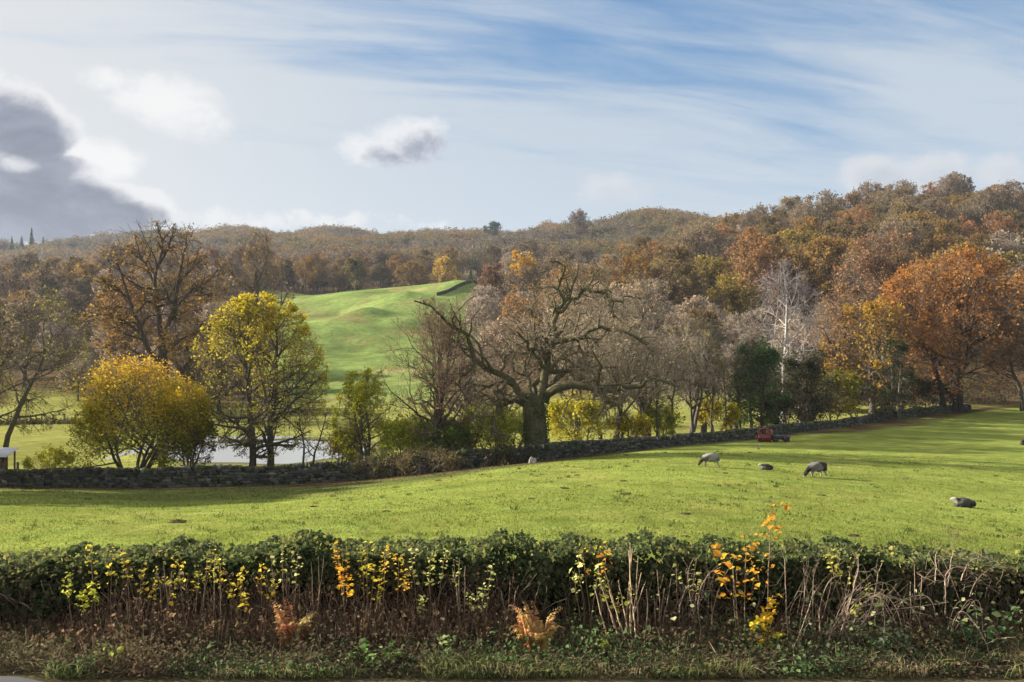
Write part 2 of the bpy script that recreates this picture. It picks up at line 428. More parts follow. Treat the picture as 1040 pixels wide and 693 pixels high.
# ------------------------------------------------------------------ trees
def grow(g, P, Rr, k, t0, t1, a_lo, a_hi, L, n, wob, trop, ratio, env, taper=0.3, rmin=0.006, lenvar=0.3):
    """k children on each parent branch; L is an array of the parents' child length"""
    B, m, _ = P.shape
    idx = np.repeat(np.arange(B), k); N = B * k
    t = t0 + (t1 - t0) * ((np.tile(np.arange(k), B) + g.random(N)) / k)
    s = t * (m - 1); i = np.minimum(s.astype(int), m - 2); f = (s - i)
    pos = P[idx, i] * (1 - f)[:, None] + P[idx, i + 1] * f[:, None]
    tan = nrm(P[idx, i + 1] - P[idx, i]); rad = Rr[idx, i] * (1 - f) + Rr[idx, i + 1] * f
    az = g.random(N) * 6.283 + np.tile(np.arange(k), B) * 2.4
    ref = nrm(g.normal(size=(N, 3))); U = nrm(np.cross(tan, ref)); W = np.cross(tan, U)
    perp = U * np.cos(az)[:, None] + W * np.sin(az)[:, None]
    a = a_hi + (a_lo - a_hi) * ((t - t0) / max(t1 - t0, 1e-6)) ** 1.5 + g.normal(0, 0.12, N)
    d = tan * np.cos(a)[:, None] + perp * np.sin(a)[:, None]
    ll = L[idx] * (1.05 - 0.45 * t) * np.exp(g.normal(0, lenvar, N))
    Q = np.empty((N, n, 3)); Q[:, 0] = pos
    for j in range(1, n):
        d = d + g.normal(0, wob, (N, 3)); d[:, 2] += trop; d = nrm(d)
        Q[:, j] = Q[:, j - 1] + d * (ll / (n - 1))[:, None]
    if env is not None:
        c, r, rl = env
        sca = np.ones(N)
        for _ in range(9):
            e = (pos + (Q[:, -1] - pos) * sca[:, None]) - c
            rr = np.where(e[:, 2:3] > 0, np.array([r[0], r[1], r[2]])[None], np.array([r[0], r[1], rl])[None])
            sca = np.where(np.linalg.norm(e / rr, axis=1) > 1.0, sca * 0.85, sca)
        Q = pos[:, None, :] + (Q - pos[:, None, :]) * sca[:, None, None]; ll = ll * sca
    r0 = np.maximum(rad * ratio, rmin)
    RR = r0[:, None] * (1 - (1 - taper) * np.linspace(0, 1, n)[None, :])
    return Q, np.maximum(RR, rmin * .8), ll, idx


def resample(pts, n):
    pts = np.asarray(pts, float); s = np.concatenate([[0], np.cumsum(np.linalg.norm(np.diff(pts, axis=0), axis=1))])
    u = np.linspace(0, s[-1], n)
    return np.stack([np.interp(u, s, pts[:, k]) for k in range(3)], 1)


def make_tree(seed, H, w, cb=0.3, cz=None, trunk_r=None, trunk_top=0.75, stems=1, spread=0.5, lean=0.0, n1=11, n2=7, n3=6, n4=4, a1=(20, 65), wob=0.16, trop=0.05,
              nleaf=4000, lsize=0.2, palette=((0.2, 0.1, 0.03), (0.3, 0.16, 0.04)), hb=0.0, bark=(0.10, 0.085, 0.066), twig=(0.15, 0.118, 0.092), limbs=None, rtwig=0.012,
              depth=None, wig=.07, t1=(0.32, 1.0), lf=0.62, ldroop=0.0, leaf_t=(0.2, 1.0), jit=None, cover=0.0, dens_top=0.0):
    """returns (trunk mesh, crown mesh); the foot of the tree is at the origin"""
    g = np.random.default_rng(seed)
    trunk_r = trunk_r or H * 0.022
    cbz = cb * H; cz = cz if cz is not None else cbz + (H - cbz) * 0.45
    r = (w / 2, (depth or w) / 2, H - cz); env = (np.array([lean * H, 0, cz]), r, max(cz - cbz, 0.1))
    mt, mc = MB(), MB()
    bark = np.array(bark); twig = np.array(twig)
    if limbs is None:
        S = []
        for k in range(stems):
            a = g.random() * 6.283 + k * 6.283 / stems
            hh = H * trunk_top * g.uniform(0.85, 1.0)
            o = np.array([math.cos(a), math.sin(a), 0]) * (0.0 if stems == 1 else trunk_r * 1.6 + 0.03 * w)
            e = o + np.array([math.cos(a), math.sin(a), 0]) * (spread * w / 2 if stems > 1 else 0.03 * H * g.random()) + np.array([lean * H, 0, hh])
            n = 9; u = np.linspace(0, 1, n)[:, None]
            c = o + (e - o) * np.concatenate([u ** 1.25, u ** 1.25, u], 1)
            c[1:] += np.cumsum(g.normal(0, 0.012 * H, (n - 1, 3)) * np.array([1, 1, .2]), 0) * 0.7
            c[0, 2] = -0.3
            S.append(c)
        P0 = np.array(S)
        R0 = np.repeat((trunk_r / math.sqrt(stems) * np.array([1.5, 1.05, .95, .86, .76, .65, .52, .4, .26]))[None], stems, 0)
        tube(mt, P0, R0, 9, bark)
        P1, R1, L1, _ = grow(g, P0, R0, n1, t1[0], t1[1], R(a1[0]), R(a1[1]), np.full(stems, max(w * lf, H * 0.4)), 8, wob, trop, 0.62, env, 0.22)
    else:
        n = 12; P1, R1 = [], []
        trunk, lim = limbs
        tp = np.asarray(trunk[0], float); tr = np.asarray(trunk[1], float)
        u = np.linspace(0, 1, len(tp)); u2 = np.linspace(0, 1, 12)
        Tp = resample(tp, 12); Tr = np.interp(u2, u, tr)
        Tp[1:-1] += g.normal(0, .03, (10, 3))
        tube(mt, Tp[None], Tr[None], 14, bark)
        for pts, ra, rb in lim:
            q = resample(pts, n); q[1:] += g.normal(0, wig, (n - 1, 3))
            P1.append(q); R1.append(np.linspace(ra, rb, n))
        P1 = np.array(P1); R1 = np.array(R1); L1 = np.linalg.norm(np.diff(P1, axis=1), axis=2).sum(1) * 0.55
    tube(mt, P1, R1, 7, bark)
    P2, R2, L2, i2 = grow(g, P1, R1, n2, 0.18, 1.0, R(18), R(62), L1 * 0.62, 6, wob * 1.15, trop * .7, 0.6, env, 0.25, rtwig)
    tube(mt, P2, R2, 5, bark)
    P3, R3, L3, i3 = grow(g, P2, R2, n3, 0.2, 1.0, R(20), R(60), L2 * 0.6, 5, wob * 1.2, trop * .5 - ldroop, 0.6, env, 0.35, rtwig)
    tw = twig[None] * g.uniform(.75, 1.25, (len(P3), 1))
    tube(mc, P3, R3, 3, tw, 1)
    last, li = P3, i2[i3]
    if n4:
        P4, R4, L4, i4 = grow(g, P3, R3, n4, 0.15, 1.0, R(18), R(55), L3 * 0.62, 4, wob * 1.2, trop * .3 - ldroop, 0.7, env, 0.5, rtwig * .8)
        tube(mc, P4, R4, 3, np.repeat(tw, n4, 0), 1)
        last, li = P4, np.repeat(i2[i3], n4) * 1000 + i4
        clump_of = i3[i4]
    else:
        clump_of = i3
    if nleaf:
        # fewer leaves low down when dens_top is set
        ztip = last[:, -1, 2] / H
        wgt = np.exp(dens_top * (ztip - 0.7)); cr = g.random(len(P2) + 1); 
        wgt = wgt * (0.25 + 1.5 * cr[np.minimum(clump_of, len(P2) - 1)])
        b = g.choice(len(last), nleaf, p=wgt / wgt.sum()); m = last.shape[1]
        t = g.uniform(leaf_t[0], leaf_t[1], nleaf) * (m - 1); i = np.minimum(t.astype(int), m - 2); f = (t - i)[:, None]
        p = last[b, i] * (1 - f) + last[b, i + 1] * f + g.normal(0, (jit if jit is not None else lsize * .7), (nleaf, 3))
        c2 = g.random(len(P2) + 1)[clump_of[b]]
        v = 0.45 * c2 + 0.55 * g.random(nleaf) + hb * (p[:, 2] / H - 0.6)
        col = pal(v, palette) * np.exp(g.normal(0, .16, nleaf))[:, None]
        leaves(mc, p, lsize, col, 0, g=g)
    return mt.mesh('trunk', [M_BARK], True), mc.mesh('crown', [M_LEAF, M_BARK])


def plant_tree(name, label, cat, px, Y, top, w, group=None, base=None, rz=0.0, **kw):
    """tree whose foot is at bearing px and depth Y, top and crown width given as seen"""
    x = (px - CX) / F * Y; z = gz(x, Y)
    H = (ZC + (CY - top) / F * Y) - z
    tm, cm = make_tree(H=H, w=w / F * Y, **kw)
    t = thing(name, label, cat, (x, Y, z), rz, group)
    link('trunk', tm, t); link('crown', cm, t)
    return t


def traced(px0, Y, trunk, lim, dz=0.0, dep=0.0, seed=1):
    """turn traced image-plane polylines into limbs with a depth of their own, relative to the foot of the trunk"""
    g = np.random.default_rng(seed)
    x0 = (px0 - CX) / F * Y; z0 = gz(x0, Y)
    o = np.array([x0, Y, z0])
    conv = lambda q, d: at(q[0], q[1], Y + d) - o
    tp = [conv(q, 0) for q in trunk[0]]; tp[0][2] = min(tp[0][2], -0.3)
    out = []
    for pts, ra, rb, d0, d1 in lim:
        out.append(([conv(q, d0 + (d1 - d0) * i / (len(pts) - 1)) for i, q in enumerate(pts)], ra, rb))
    return (tp, trunk[1]), out


# palettes
YEL = ((0.13, 0.13, 0.014), (0.26, 0.23, 0.02), (0.38, 0.30, 0.025), (0.45, 0.32, 0.035))
YGR = ((0.14, 0.17, 0.018), (0.26, 0.28, 0.026), (0.40, 0.38, 0.035))
ORG = ((0.18, 0.078, 0.024), (0.30, 0.135, 0.034), (0.42, 0.215, 0.052))
BRN = ((0.15, 0.085, 0.04), (0.21, 0.105, 0.035), (0.30, 0.165, 0.05))
PINK = ((0.19, 0.15, 0.10), (0.26, 0.20, 0.135), (0.33, 0.235, 0.135))
GRN = ((0.022, 0.04, 0.014), (0.045, 0.08, 0.025), (0.085, 0.125, 0.04))
OLV = ((0.10, 0.095, 0.028), (0.18, 0.155, 0.045), (0.26, 0.21, 0.06))

# --- the great bare oak by the wall
trunk = ([(545, 470), (545, 462), (545, 445), (543.5, 425), (543, 410), (545, 402)], [1.15, .92, 0.76, 0.72, 0.80, 0.5])
lim = [
    ([(546, 410), (551, 388), (553, 372), (562, 347), (563, 332), (565, 318), (575, 307), (579, 291), (585, 279), (588, 268)], .42, .07, 0, 1.5),
    ([(553, 373), (545, 364), (536, 354), (530, 345), (524, 332)], .24, .06, 0, -2.5),
    ([(562, 347), (577, 346), (590, 343), (603, 338), (613, 334), (638, 340), (655, 350), (664, 361)], .27, .06, 0, -2),
    ([(566, 317), (580, 305), (596, 294), (602, 285), (611, 274)], .2, .05, .5, 3),
    ([(573, 309), (569, 299), (567, 285), (573, 277), (574, 270), (565, 266), (556, 262)], .16, .05, .5, -1),
    ([(590, 297), (606, 298), (618, 301), (622, 311), (620, 326), (618, 342)], .17, .06, 1.5, 4),
    ([(606, 298), (618, 296), (624, 290), (634, 285)], .11, .04, 2, 3),
    ([(618, 302), (630, 304), (645, 300), (652, 303)], .11, .04, 2.4, 4),
    ([(552, 408), (564, 394), (580, 391), (600, 396), (620, 397), (640, 391), (660, 387), (684, 386)], .46, .1, 0, -3.5),
    ([(606, 397), (616, 408), (626, 414), (634, 424)], .2, .06, -1.4, -3),
    ([(550, 404), (562, 389), (572, 379), (585, 371), (600, 372), (622, 374)], .3, .06, 0, 3.5),
    ([(538, 410), (523, 392), (508, 379), (494, 373), (482, 369), (476, 348), (470, 339), (461, 333), (454, 328), (447, 318), (439, 312), (424, 306)], .36, .06, 0, -3),
    ([(482, 370), (474, 380), (466, 388), (455, 384), (446, 390)], .17, .05, -2.2, -1),
    ([(520, 391), (506, 397), (510, 408), (506, 421), (505, 435), (512, 440), (509, 450)], .2, .06, -.5, -3),
    ([(536, 412), (520, 408), (505, 410), (490, 402), (478, 408)], .26, .06, 0, 3),
    ([(544, 404), (538, 385), (530, 372), (521, 360), (516, 342)], .24, .06, 0, 4),
    ([(545, 405), (556, 380), (575, 355), (592, 325), (600, 306)], .24, .05, 1, 6),
    ([(545, 404), (548, 376), (538, 340), (541, 305), (549, 285)], .22, .05, 1, 5),
]
x0 = (545 - CX) / F * 61
lm = traced(545, 61, trunk, lim)
OAKH = (ZC + (CY - 258) / F * 61) - gz(x0, 61)
lm = (lm[0], [(p_, a_ * .8, b_ * .8) for p_, a_, b_ in lm[1]])
tm, cm = make_tree(11, OAKH, 17.5, cb=0.08, limbs=lm, n2=13, n3=7, n4=4, wob=0.34, trop=0.02, nleaf=1100, lsize=0.12, palette=PINK, bark=(0.10, 0.09, 0.05), twig=(0.21, 0.165, 0.115), rtwig=0.012, depth=15, wig=.16)
t = thing('oak_tree', 'huge gnarled bare oak with twisting mossy limbs standing at the stone wall', 'tree', (x0, 61, gz(x0, 61)))
link('trunk', tm, t); link('crown', cm, t)
g_ = np.random.default_rng(3)
mb = MB()          # ivy sleeve on the oak's trunk
a = g_.random(2600) * 6.283; hz = g_.uniform(-.2, 4.6, 2600) ** 1.0
rr = np.interp(hz, [0, 1.2, 3, 4.6], [.98, .82, .78, .7]) + np.abs(g_.normal(0, .08, 2600))
keep = vnoise(a * 3, hz * 1.2, 1.0, 4) > .34
leaves(mb, np.stack([rr * np.cos(a), rr * np.sin(a), hz], 1)[keep], 0.13, pal(g_.random(2600), GRN)[keep], 0, g=g_)
link('ivy', mb.mesh('ivy', [M_LEAF]), t)

# --- big oak on the left with thin rusty foliage
trunk = ([(168, 418), (167, 395), (166, 372), (164, 350), (163, 338)], [1.0, .75, .66, .6, .5])
lim = [
    ([(166, 374), (156, 362), (148, 350), (142, 336), (137, 320), (131, 303), (124, 284), (116, 262)], .42, .07, 0, -3),
    ([(143, 338), (130, 328), (116, 322), (100, 318), (88, 322)], .2, .05, -1, -5),
    ([(137, 320), (148, 308), (158, 302)], .18, .08, -1, 0),
    ([(163, 340), (161, 322), (159, 305), (157, 287), (162, 266), (165, 248), (160, 228)], .42, .06, 0, 2),
    ([(157, 288), (148, 270), (140, 252), (136, 238)], .22, .05, 1, 5),
    ([(164, 345), (172, 326), (178, 310), (180, 288), (186, 264), (190, 240)], .34, .06, 0, -3),
    ([(174, 322), (184, 305), (196, 294), (210, 287), (222, 272)], .3, .06, 0, 4),
    ([(196, 294), (212, 300), (226, 296)], .18, .05, 2, 5),
    ([(166, 360), (182, 346), (200, 338), (216, 330)], .26, .06, 0, -4),
    ([(162, 268), (172, 250), (176, 232)], .2, .05, 1, 3),
    ([(131, 303), (118, 292), (104, 284)], .16, .05, -2, -6),
    ([(166, 366), (140, 362), (118, 356), (98, 350)], .24, .06, 0, 5),
]
Yb = 118; x0 = (168 - CX) / F * Yb
lm = traced(168, Yb, trunk, lim)
Hb = (ZC + (CY - 219) / F * Yb) - gz(x0, Yb)
tm, cm = make_tree(12, Hb, 170 / F * Yb, cb=0.12, limbs=lm, n2=11, n3=7, n4=4, wob=0.2, trop=0.04, nleaf=6000, lsize=0.27, palette=((0.20, 0.12, 0.035), (0.29, 0.185, 0.05), (0.36, 0.24, 0.07)), bark=(0.065, 0.05, 0.038), twig=(0.10, 0.075, 0.05), rtwig=0.03,
                   dens_top=-3.2)
t = thing('oak_tree', 'tall spreading oak on the left, dark limbs showing through thin rusty foliage', 'tree', (x0, Yb, gz(x0, Yb)))
link('trunk', tm, t); link('crown', cm, t)

# --- trees standing behind the wall, left to right
PT = plant_tree
PT('bare_tree', 'sprawling nearly bare tree with drooping olive branches cut by the left edge', 'tree', -14, 67, 268, 190, seed=21, cb=0.1, stems=3, spread=.55, trunk_top=.7, n1=9, n2=8, n3=6, n4=4, a1=(20, 80), trop=-0.02, ldroop=.03, nleaf=6500, lsize=.14, palette=((0.10, 0.105, 0.022), (0.18, 0.175, 0.035), (0.27, 0.24, 0.05)), rtwig=.014)
PT('maple_tree', 'rounded low bushy tree with orange-gold top and green lower leaves by the wall', 'tree', 132, 61.5, 362, 150, seed=22, cb=0.06, cz=3.6, stems=7, spread=.75, trunk_top=.6, trunk_r=.3, n1=12, n2=8, n3=5, n4=3, a1=(20, 65), lf=.85, nleaf=36000, lsize=.15, palette=((0.10, 0.125, 0.016), (0.20, 0.205, 0.02), (0.35, 0.29, 0.025), (0.50, 0.34, 0.03), (0.58, 0.33, 0.035)), hb=1.1, rtwig=.01, jit=.24)
PT('ash_tree', 'upright twin-trunked tree with golden yellow leaves beside the pond', 'tree', 263, 65, 298, 140, seed=123, cb=0.1, lf=.8, stems=2, spread=.10, trunk_top=.85, trunk_r=.34, n1=24, n2=8, n3=6, n4=3, a1=(22, 75), t1=(.16, 1), nleaf=17000, lsize=.145, palette=YEL, hb=0.5, dens_top=2.2, rtwig=.012, wob=.12, trop=0.0, ldroop=.02)
PT('shrub', 'small bright yellow-green bush behind the wall in the left meadow', 'shrub', 50, 63, 452, 44, seed=24, cb=0.05, stems=6, spread=.7, trunk_top=.6, trunk_r=.08, n1=5, n2=5, n3=4, n4=2, nleaf=2600, lsize=.13, palette=((0.2, 0.2, 0.015), (0.32, 0.31, 0.02), (0.42, 0.38, 0.03)), rtwig=.007)
PT('shrub', 'dark dense bush on the right flank of the orange-topped bushy tree', 'shrub', 190, 64.5, 405, 56, seed=25, cb=0.05, stems=5, spread=.6, trunk_top=.7, trunk_r=.16, n1=7, n2=6, n3=5, n4=3, nleaf=3600, lsize=.16, palette=((0.04, 0.045, 0.015), (0.08, 0.07, 0.02), (0.14, 0.10, 0.03)), rtwig=.01)
PT('sapling_tree', 'slim leaning bare tree in front of the pond', 'tree', 312, 63, 400, 48, seed=26, cb=0.15, stems=2, spread=.6, lean=.12, trunk_top=.85, trunk_r=.12, n1=9, n2=6, n3=5, n4=0, nleaf=300, lsize=.13, palette=YEL, rtwig=.01)
PT('alder_tree', 'thin tree with sparse yellow-green leaves just right of the pond', 'tree', 376, 62, 370, 76, seed=27, cb=0.08, stems=3, spread=.4, trunk_top=.85, trunk_r=.2, n1=12, n2=6, n3=5, n4=3, nleaf=7500, lsize=.15, palette=((0.19, 0.21, 0.018), (0.33, 0.34, 0.026), (0.46, 0.41, 0.035)), t1=(.12, 1), rtwig=.009)
PT('hawthorn_tree', 'bare reddish-brown tree with fine upright twigs left of the great oak', 'tree', 437, 60.5, 300, 110, seed=28, cb=0.12, stems=3, spread=.35, trunk_top=.8, trunk_r=.3, n1=12, n2=7, n3=6, n4=4, a1=(15, 60), nleaf=1100, lsize=.12, palette=((0.14, 0.075, 0.04), (0.22, 0.12, 0.06), (0.26, 0.18, 0.06)), twig=(0.2, 0.13, 0.095), t1=(.2, 1), rtwig=.012)
for k, (px, Y, top, w, lab) in enumerate(((-98, 56.5, 282, 150, 'unseen leafy oak added close to the wall outside the left edge for its shade'), (-150, 50.5, 276, 176, 'unseen leafy oak added in the pasture outside the left edge for its shade'), (-325, 46.5, 225, 230, 'tallest unseen leafy oak added in the pasture farther outside the left edge for its shade'))):
    PT('oak_tree', lab, 'tree', px, Y, top, w, seed=91 + 100 * k, cb=0.06, stems=1, n1=16, n2=8, n3=5, n4=3, nleaf=22000, lsize=.3, palette=BRN)  # out-of-view oaks added to throw shade on the strip before the wall
for (px, Y, top, w, lab, pl, nl, sd) in (
    (408, 62, 415, 60, 'dense yellow-green bush between the pond and the reddish bare tree', YGR, 5600, 31),
    (448, 60, 424, 58, 'dark green bush at the foot of the reddish bare tree', ((0.06, 0.085, 0.02), (0.11, 0.15, 0.03), (0.22, 0.25, 0.035)), 4200, 32),
    (497, 61.5, 405, 58, 'yellow-green bush under the drooping left limb of the great oak', YGR, 3400, 33),
    (345, 63.5, 422, 48, 'low yellow bush at the right end of the pond', YEL, 2600, 34),
    (592, 68, 396, 74, 'broad yellow bush under the low right limb of the great oak', ((0.17, 0.16, 0.02), (0.3, 0.26, 0.025), (0.4, 0.31, 0.03)), 5200, 35),
    (672, 80, 408, 50, 'yellow-green bush among slim trunks right of the great oak', YGR, 2800, 36),
    (640, 74, 418, 42, 'small yellow bush behind the wall, beside the double-trunked bare tree', YEL, 2200, 37),
    (728, 86, 404, 44, 'yellow bush left of the dark holly', YEL, 2600, 38),
    (845, 100, 372, 62, 'olive-green bush between the ivy-clad tree and the orange oaks', ((0.08, 0.09, 0.015), (0.17, 0.16, 0.02), (0.26, 0.22, 0.03)), 4200, 39),
    (470, 62, 418, 44, 'thin brown thicket bush between the reddish bare tree and the oak', BRN, 1500, 40),
    (520, 64, 412, 40, 'green bush close against the left side of the oak trunk', ((0.10, 0.12, 0.02), (0.2, 0.22, 0.03), (0.32, 0.32, 0.04)), 2400, 41),
):
    PT('shrub', lab, 'shrub', px, Y, top, w, seed=sd, cb=0.03, stems=5, spread=.7, trunk_top=.75, trunk_r=.12, n1=7, n2=6, n3=5, n4=2, nleaf=nl, lsize=.17 * Y / 62, palette=pl, rtwig=.009 * Y / 62, jit=.2)
PT('bracken_bank', 'patch of red dying bracken on the bank beside the green hillock', 'bracken', 514, 242, 296, 46, seed=85, cb=0.0, stems=7, spread=.9, trunk_top=.5, trunk_r=.08, n1=7, n2=6, n3=4, n4=2, nleaf=4200, lsize=.5, palette=((0.15, 0.065, 0.04), (0.24, 0.10, 0.055), (0.3, 0.15, 0.07)), rtwig=.03, jit=.5)
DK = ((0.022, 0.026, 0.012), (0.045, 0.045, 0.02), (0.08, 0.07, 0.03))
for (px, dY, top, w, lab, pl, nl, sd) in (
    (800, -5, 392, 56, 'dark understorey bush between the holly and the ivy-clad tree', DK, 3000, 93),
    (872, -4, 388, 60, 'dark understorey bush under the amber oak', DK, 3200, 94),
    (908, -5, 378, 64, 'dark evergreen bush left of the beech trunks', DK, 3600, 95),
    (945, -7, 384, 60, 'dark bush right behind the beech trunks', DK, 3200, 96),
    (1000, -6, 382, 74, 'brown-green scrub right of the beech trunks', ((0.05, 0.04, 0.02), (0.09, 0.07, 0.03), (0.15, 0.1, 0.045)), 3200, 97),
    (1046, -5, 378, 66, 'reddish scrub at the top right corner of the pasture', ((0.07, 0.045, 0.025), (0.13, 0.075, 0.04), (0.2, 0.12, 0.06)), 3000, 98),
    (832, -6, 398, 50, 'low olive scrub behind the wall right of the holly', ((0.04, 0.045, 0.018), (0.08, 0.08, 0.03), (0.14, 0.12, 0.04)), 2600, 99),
    (385, .9, 462, 64, 'low dark bramble thicket smothering the wall left of the reddish bare tree', ((0.04, 0.045, 0.02), (0.08, 0.08, 0.03), (0.14, 0.11, 0.05)), 2600, 42),
    (432, .8, 457, 74, 'low brown thicket against the wall below the reddish bare tree', ((0.06, 0.05, 0.025), (0.11, 0.085, 0.04), (0.16, 0.13, 0.05)), 2600, 43),
    (484, .9, 455, 66, 'low tangled scrub hiding the wall left of the great oak', ((0.05, 0.045, 0.022), (0.10, 0.08, 0.035), (0.15, 0.13, 0.05)), 2600, 44),
    (524, .7, 452, 40, 'dark scrub crowding the wall at the oak foot', ((0.035, 0.04, 0.018), (0.07, 0.065, 0.028)), 1800, 45)):
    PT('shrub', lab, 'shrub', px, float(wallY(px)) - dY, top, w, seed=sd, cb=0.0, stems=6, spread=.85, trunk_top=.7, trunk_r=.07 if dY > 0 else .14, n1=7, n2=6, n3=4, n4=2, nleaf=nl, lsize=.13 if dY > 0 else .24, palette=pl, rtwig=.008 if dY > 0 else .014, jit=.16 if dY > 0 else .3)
for (px, Y, top, w, st, lab, tw, nl, pl, sd) in (
    (617, 73, 318, 120, 2, 'double-trunked bare tree with pinkish twigs right behind the great oak', (0.21, 0.175, 0.13), 2600, PINK, 51),
    (661, 80, 330, 84, 2, 'slim forked bare tree leaning right beside yellow bushes', (0.2, 0.165, 0.13), 1500, PINK, 52),
    (694, 84, 326, 76, 2, 'grey-twigged bare tree with two thin upright stems', (0.21, 0.175, 0.14), 1400, OLV, 53),
    (716, 88, 322, 74, 3, 'bare tree of three thin stems left of the holly', (0.2, 0.175, 0.14), 1500, OLV, 54),
    (742, 92, 316, 84, 2, 'pale bare tree rising behind the holly', (0.24, 0.2, 0.165), 1500, PINK, 55),
    (585, 78, 285, 150, 1, 'wide bare tree with a pinkish haze of twigs behind the great oak crown', (0.21, 0.175, 0.13), 4200, PINK, 56),
    (650, 92, 280, 130, 2, 'grey-brown bare tree with dense twigs behind the right limbs of the great oak', (0.2, 0.17, 0.13), 3200, PINK, 57),
    (480, 76, 338, 80, 2, 'thin bare tree showing between the great oak and the reddish tree', (0.2, 0.15, 0.115), 1300, PINK, 58),
    (520, 82, 322, 90, 2, 'bare tree with brownish twigs behind the left limbs of the great oak', (0.21, 0.155, 0.12), 2000, PINK, 59),
):
    PT('bare_tree', lab, 'tree', px, Y, top, w, seed=sd, cb=0.2, stems=st, spread=.3, trunk_top=.8, trunk_r=.26, n1=12 if st < 3 else 8, n2=7, n3=6, n4=5, a1=(15, 55), nleaf=nl, lsize=.17, palette=tuple(tuple(q_ * 1.2 for q_ in c_) for c_ in pl), twig=tuple(q_ * 1.3 for q_ in tw), bark=(0.11, 0.095, 0.075), rtwig=.015 * Y / 75, t1=(.28, 1))

PT('holly_tree', 'dense dark green holly behind the wall above the red machine', 'tree', 769, 89, 344, 58, seed=61, cb=0.02, stems=3, spread=.25, trunk_top=.85, trunk_r=.25, n1=14, n2=7, n3=5, n4=3, a1=(35, 80), t1=(.08, 1), nleaf=9000, lsize=.2, palette=((0.03, 0.055, 0.018), (0.06, 0.105, 0.032), (0.11, 0.16, 0.05)), jit=.3, rtwig=.012)
PT('birch_tree', 'tall silver birch with white stem and pale pinkish bare twigs', 'tree', 796, 102, 260, 84, seed=62, cb=0.22, stems=1, trunk_top=.93, trunk_r=.24, n1=20, n2=7, n3=6, n4=4, a1=(20, 55), t1=(.25, 1), wob=.2, trop=.03, ldroop=.03, nleaf=0, bark=(0.34, 0.31, 0.29), twig=(0.22, 0.18, 0.175), rtwig=.017, lf=.5)
PT('ivy_tree', 'bare tree with trunk and limbs wrapped in dark ivy right of the holly', 'tree', 820, 95, 352, 62, seed=63, cb=0.04, stems=3, spread=.35, trunk_top=.8, trunk_r=.3, n1=11, n2=7, n3=6, n4=3, nleaf=5200, lsize=.22, palette=((0.018, 0.024, 0.01), (0.035, 0.045, 0.016), (0.09, 0.08, 0.03)), t1=(.1, 1), rtwig=.014)
PT('oak_tree', 'medium oak with thin amber and yellow leaves left of the big orange beech', 'tree', 886, 108, 300, 100, seed=64, cb=0.1, stems=1, trunk_top=.75, trunk_r=.36, n1=14, n2=8, n3=6, n4=3, a1=(20, 70), t1=(.22, 1), nleaf=5200, lsize=.3, palette=((0.17, 0.10, 0.02), (0.34, 0.19, 0.03), (0.42, 0.27, 0.035)), rtwig=.02)
PT('oak_tree', 'pale brown sparse-leaved oak between the birch and the amber oak', 'tree', 850, 112, 288, 92, seed=65, cb=0.12, stems=1, trunk_top=.75, trunk_r=.34, n1=13, n2=8, n3=6, n4=5, t1=(.25, 1), nleaf=3200, lsize=.28, palette=((0.19, 0.12, 0.06), (0.28, 0.17, 0.075), (0.34, 0.2, 0.07)), twig=(0.15, 0.11, 0.085), rtwig=.022)
PT('ivy_tree', 'dark ivy-covered stem standing in front of the amber oak', 'tree', 908, 104, 345, 40, seed=66, cb=0.03, stems=2, spread=.2, trunk_top=.9, trunk_r=.25, n1=12, n2=6, n3=5, n4=2, nleaf=4200, lsize=.22, palette=((0.016, 0.022, 0.01), (0.03, 0.04, 0.014), (0.07, 0.07, 0.025)), t1=(.05, 1), rtwig=.014)
PT('beech_tree', 'big rounded beech glowing deep orange at the top right corner of the pasture', 'tree', 972, 112, 252, 156, seed=67, cb=0.1, stems=3, spread=.3, trunk_top=.75, trunk_r=.55, n1=16, n2=9, n3=7, n4=3, a1=(18, 72), t1=(.2, 1), nleaf=24000, lsize=.30, palette=ORG, bark=(0.045, 0.036, 0.03), rtwig=.018, jit=.35)
PT('bare_tree', 'bare brown tree leaning in beside the big orange beech', 'tree', 1046, 116, 318, 84, seed=68, cb=0.1, stems=2, spread=.4, trunk_top=.8, trunk_r=.36, n1=13, n2=8, n3=6, n4=4, nleaf=1600, lsize=.28, palette=ORG, twig=(0.12, 0.08, 0.06), rtwig=.022)
PT('oak_tree', 'pinkish-brown domed oak rising behind the amber oak', 'tree', 898, 150, 236, 118, seed=69, cb=0.15, stems=1, trunk_top=.72, trunk_r=.5, n1=16, n2=9, n3=7, n4=4, nleaf=7000, lsize=.36, palette=((0.17, 0.095, 0.05), (0.26, 0.15, 0.075), (0.33, 0.2, 0.09)), twig=(0.15, 0.1, 0.08), rtwig=.03)
PT('oak_tree', 'olive-yellow leafed oak on the slope above the birch', 'tree', 747, 165, 276, 66, seed=70, cb=0.15, stems=1, trunk_top=.75, n1=14, n2=8, n3=6, n4=3, nleaf=5200, lsize=.4, palette=((0.14, 0.11, 0.025), (0.24, 0.18, 0.035), (0.32, 0.23, 0.045)), rtwig=.03)
PT('oak_tree', 'round orange-brown oak behind the upper left of the great oak', 'tree', 566, 150, 262, 112, seed=71, cb=0.12, stems=1, trunk_top=.7, n1=16, n2=9, n3=7, n4=3, nleaf=7500, lsize=.36, palette=((0.2, 0.1, 0.04), (0.29, 0.155, 0.055), (0.34, 0.2, 0.06)), rtwig=.03)
PT('oak_tree', 'brown oak standing behind the upper right of the great oak', 'tree', 628, 170, 246, 78, seed=72, cb=0.15, stems=1, trunk_top=.7, n1=14, n2=8, n3=6, n4=3, nleaf=5200, lsize=.4, palette=((0.13, 0.07, 0.025), (0.22, 0.12, 0.03), (0.3, 0.17, 0.03)), hb=.4, rtwig=.035)
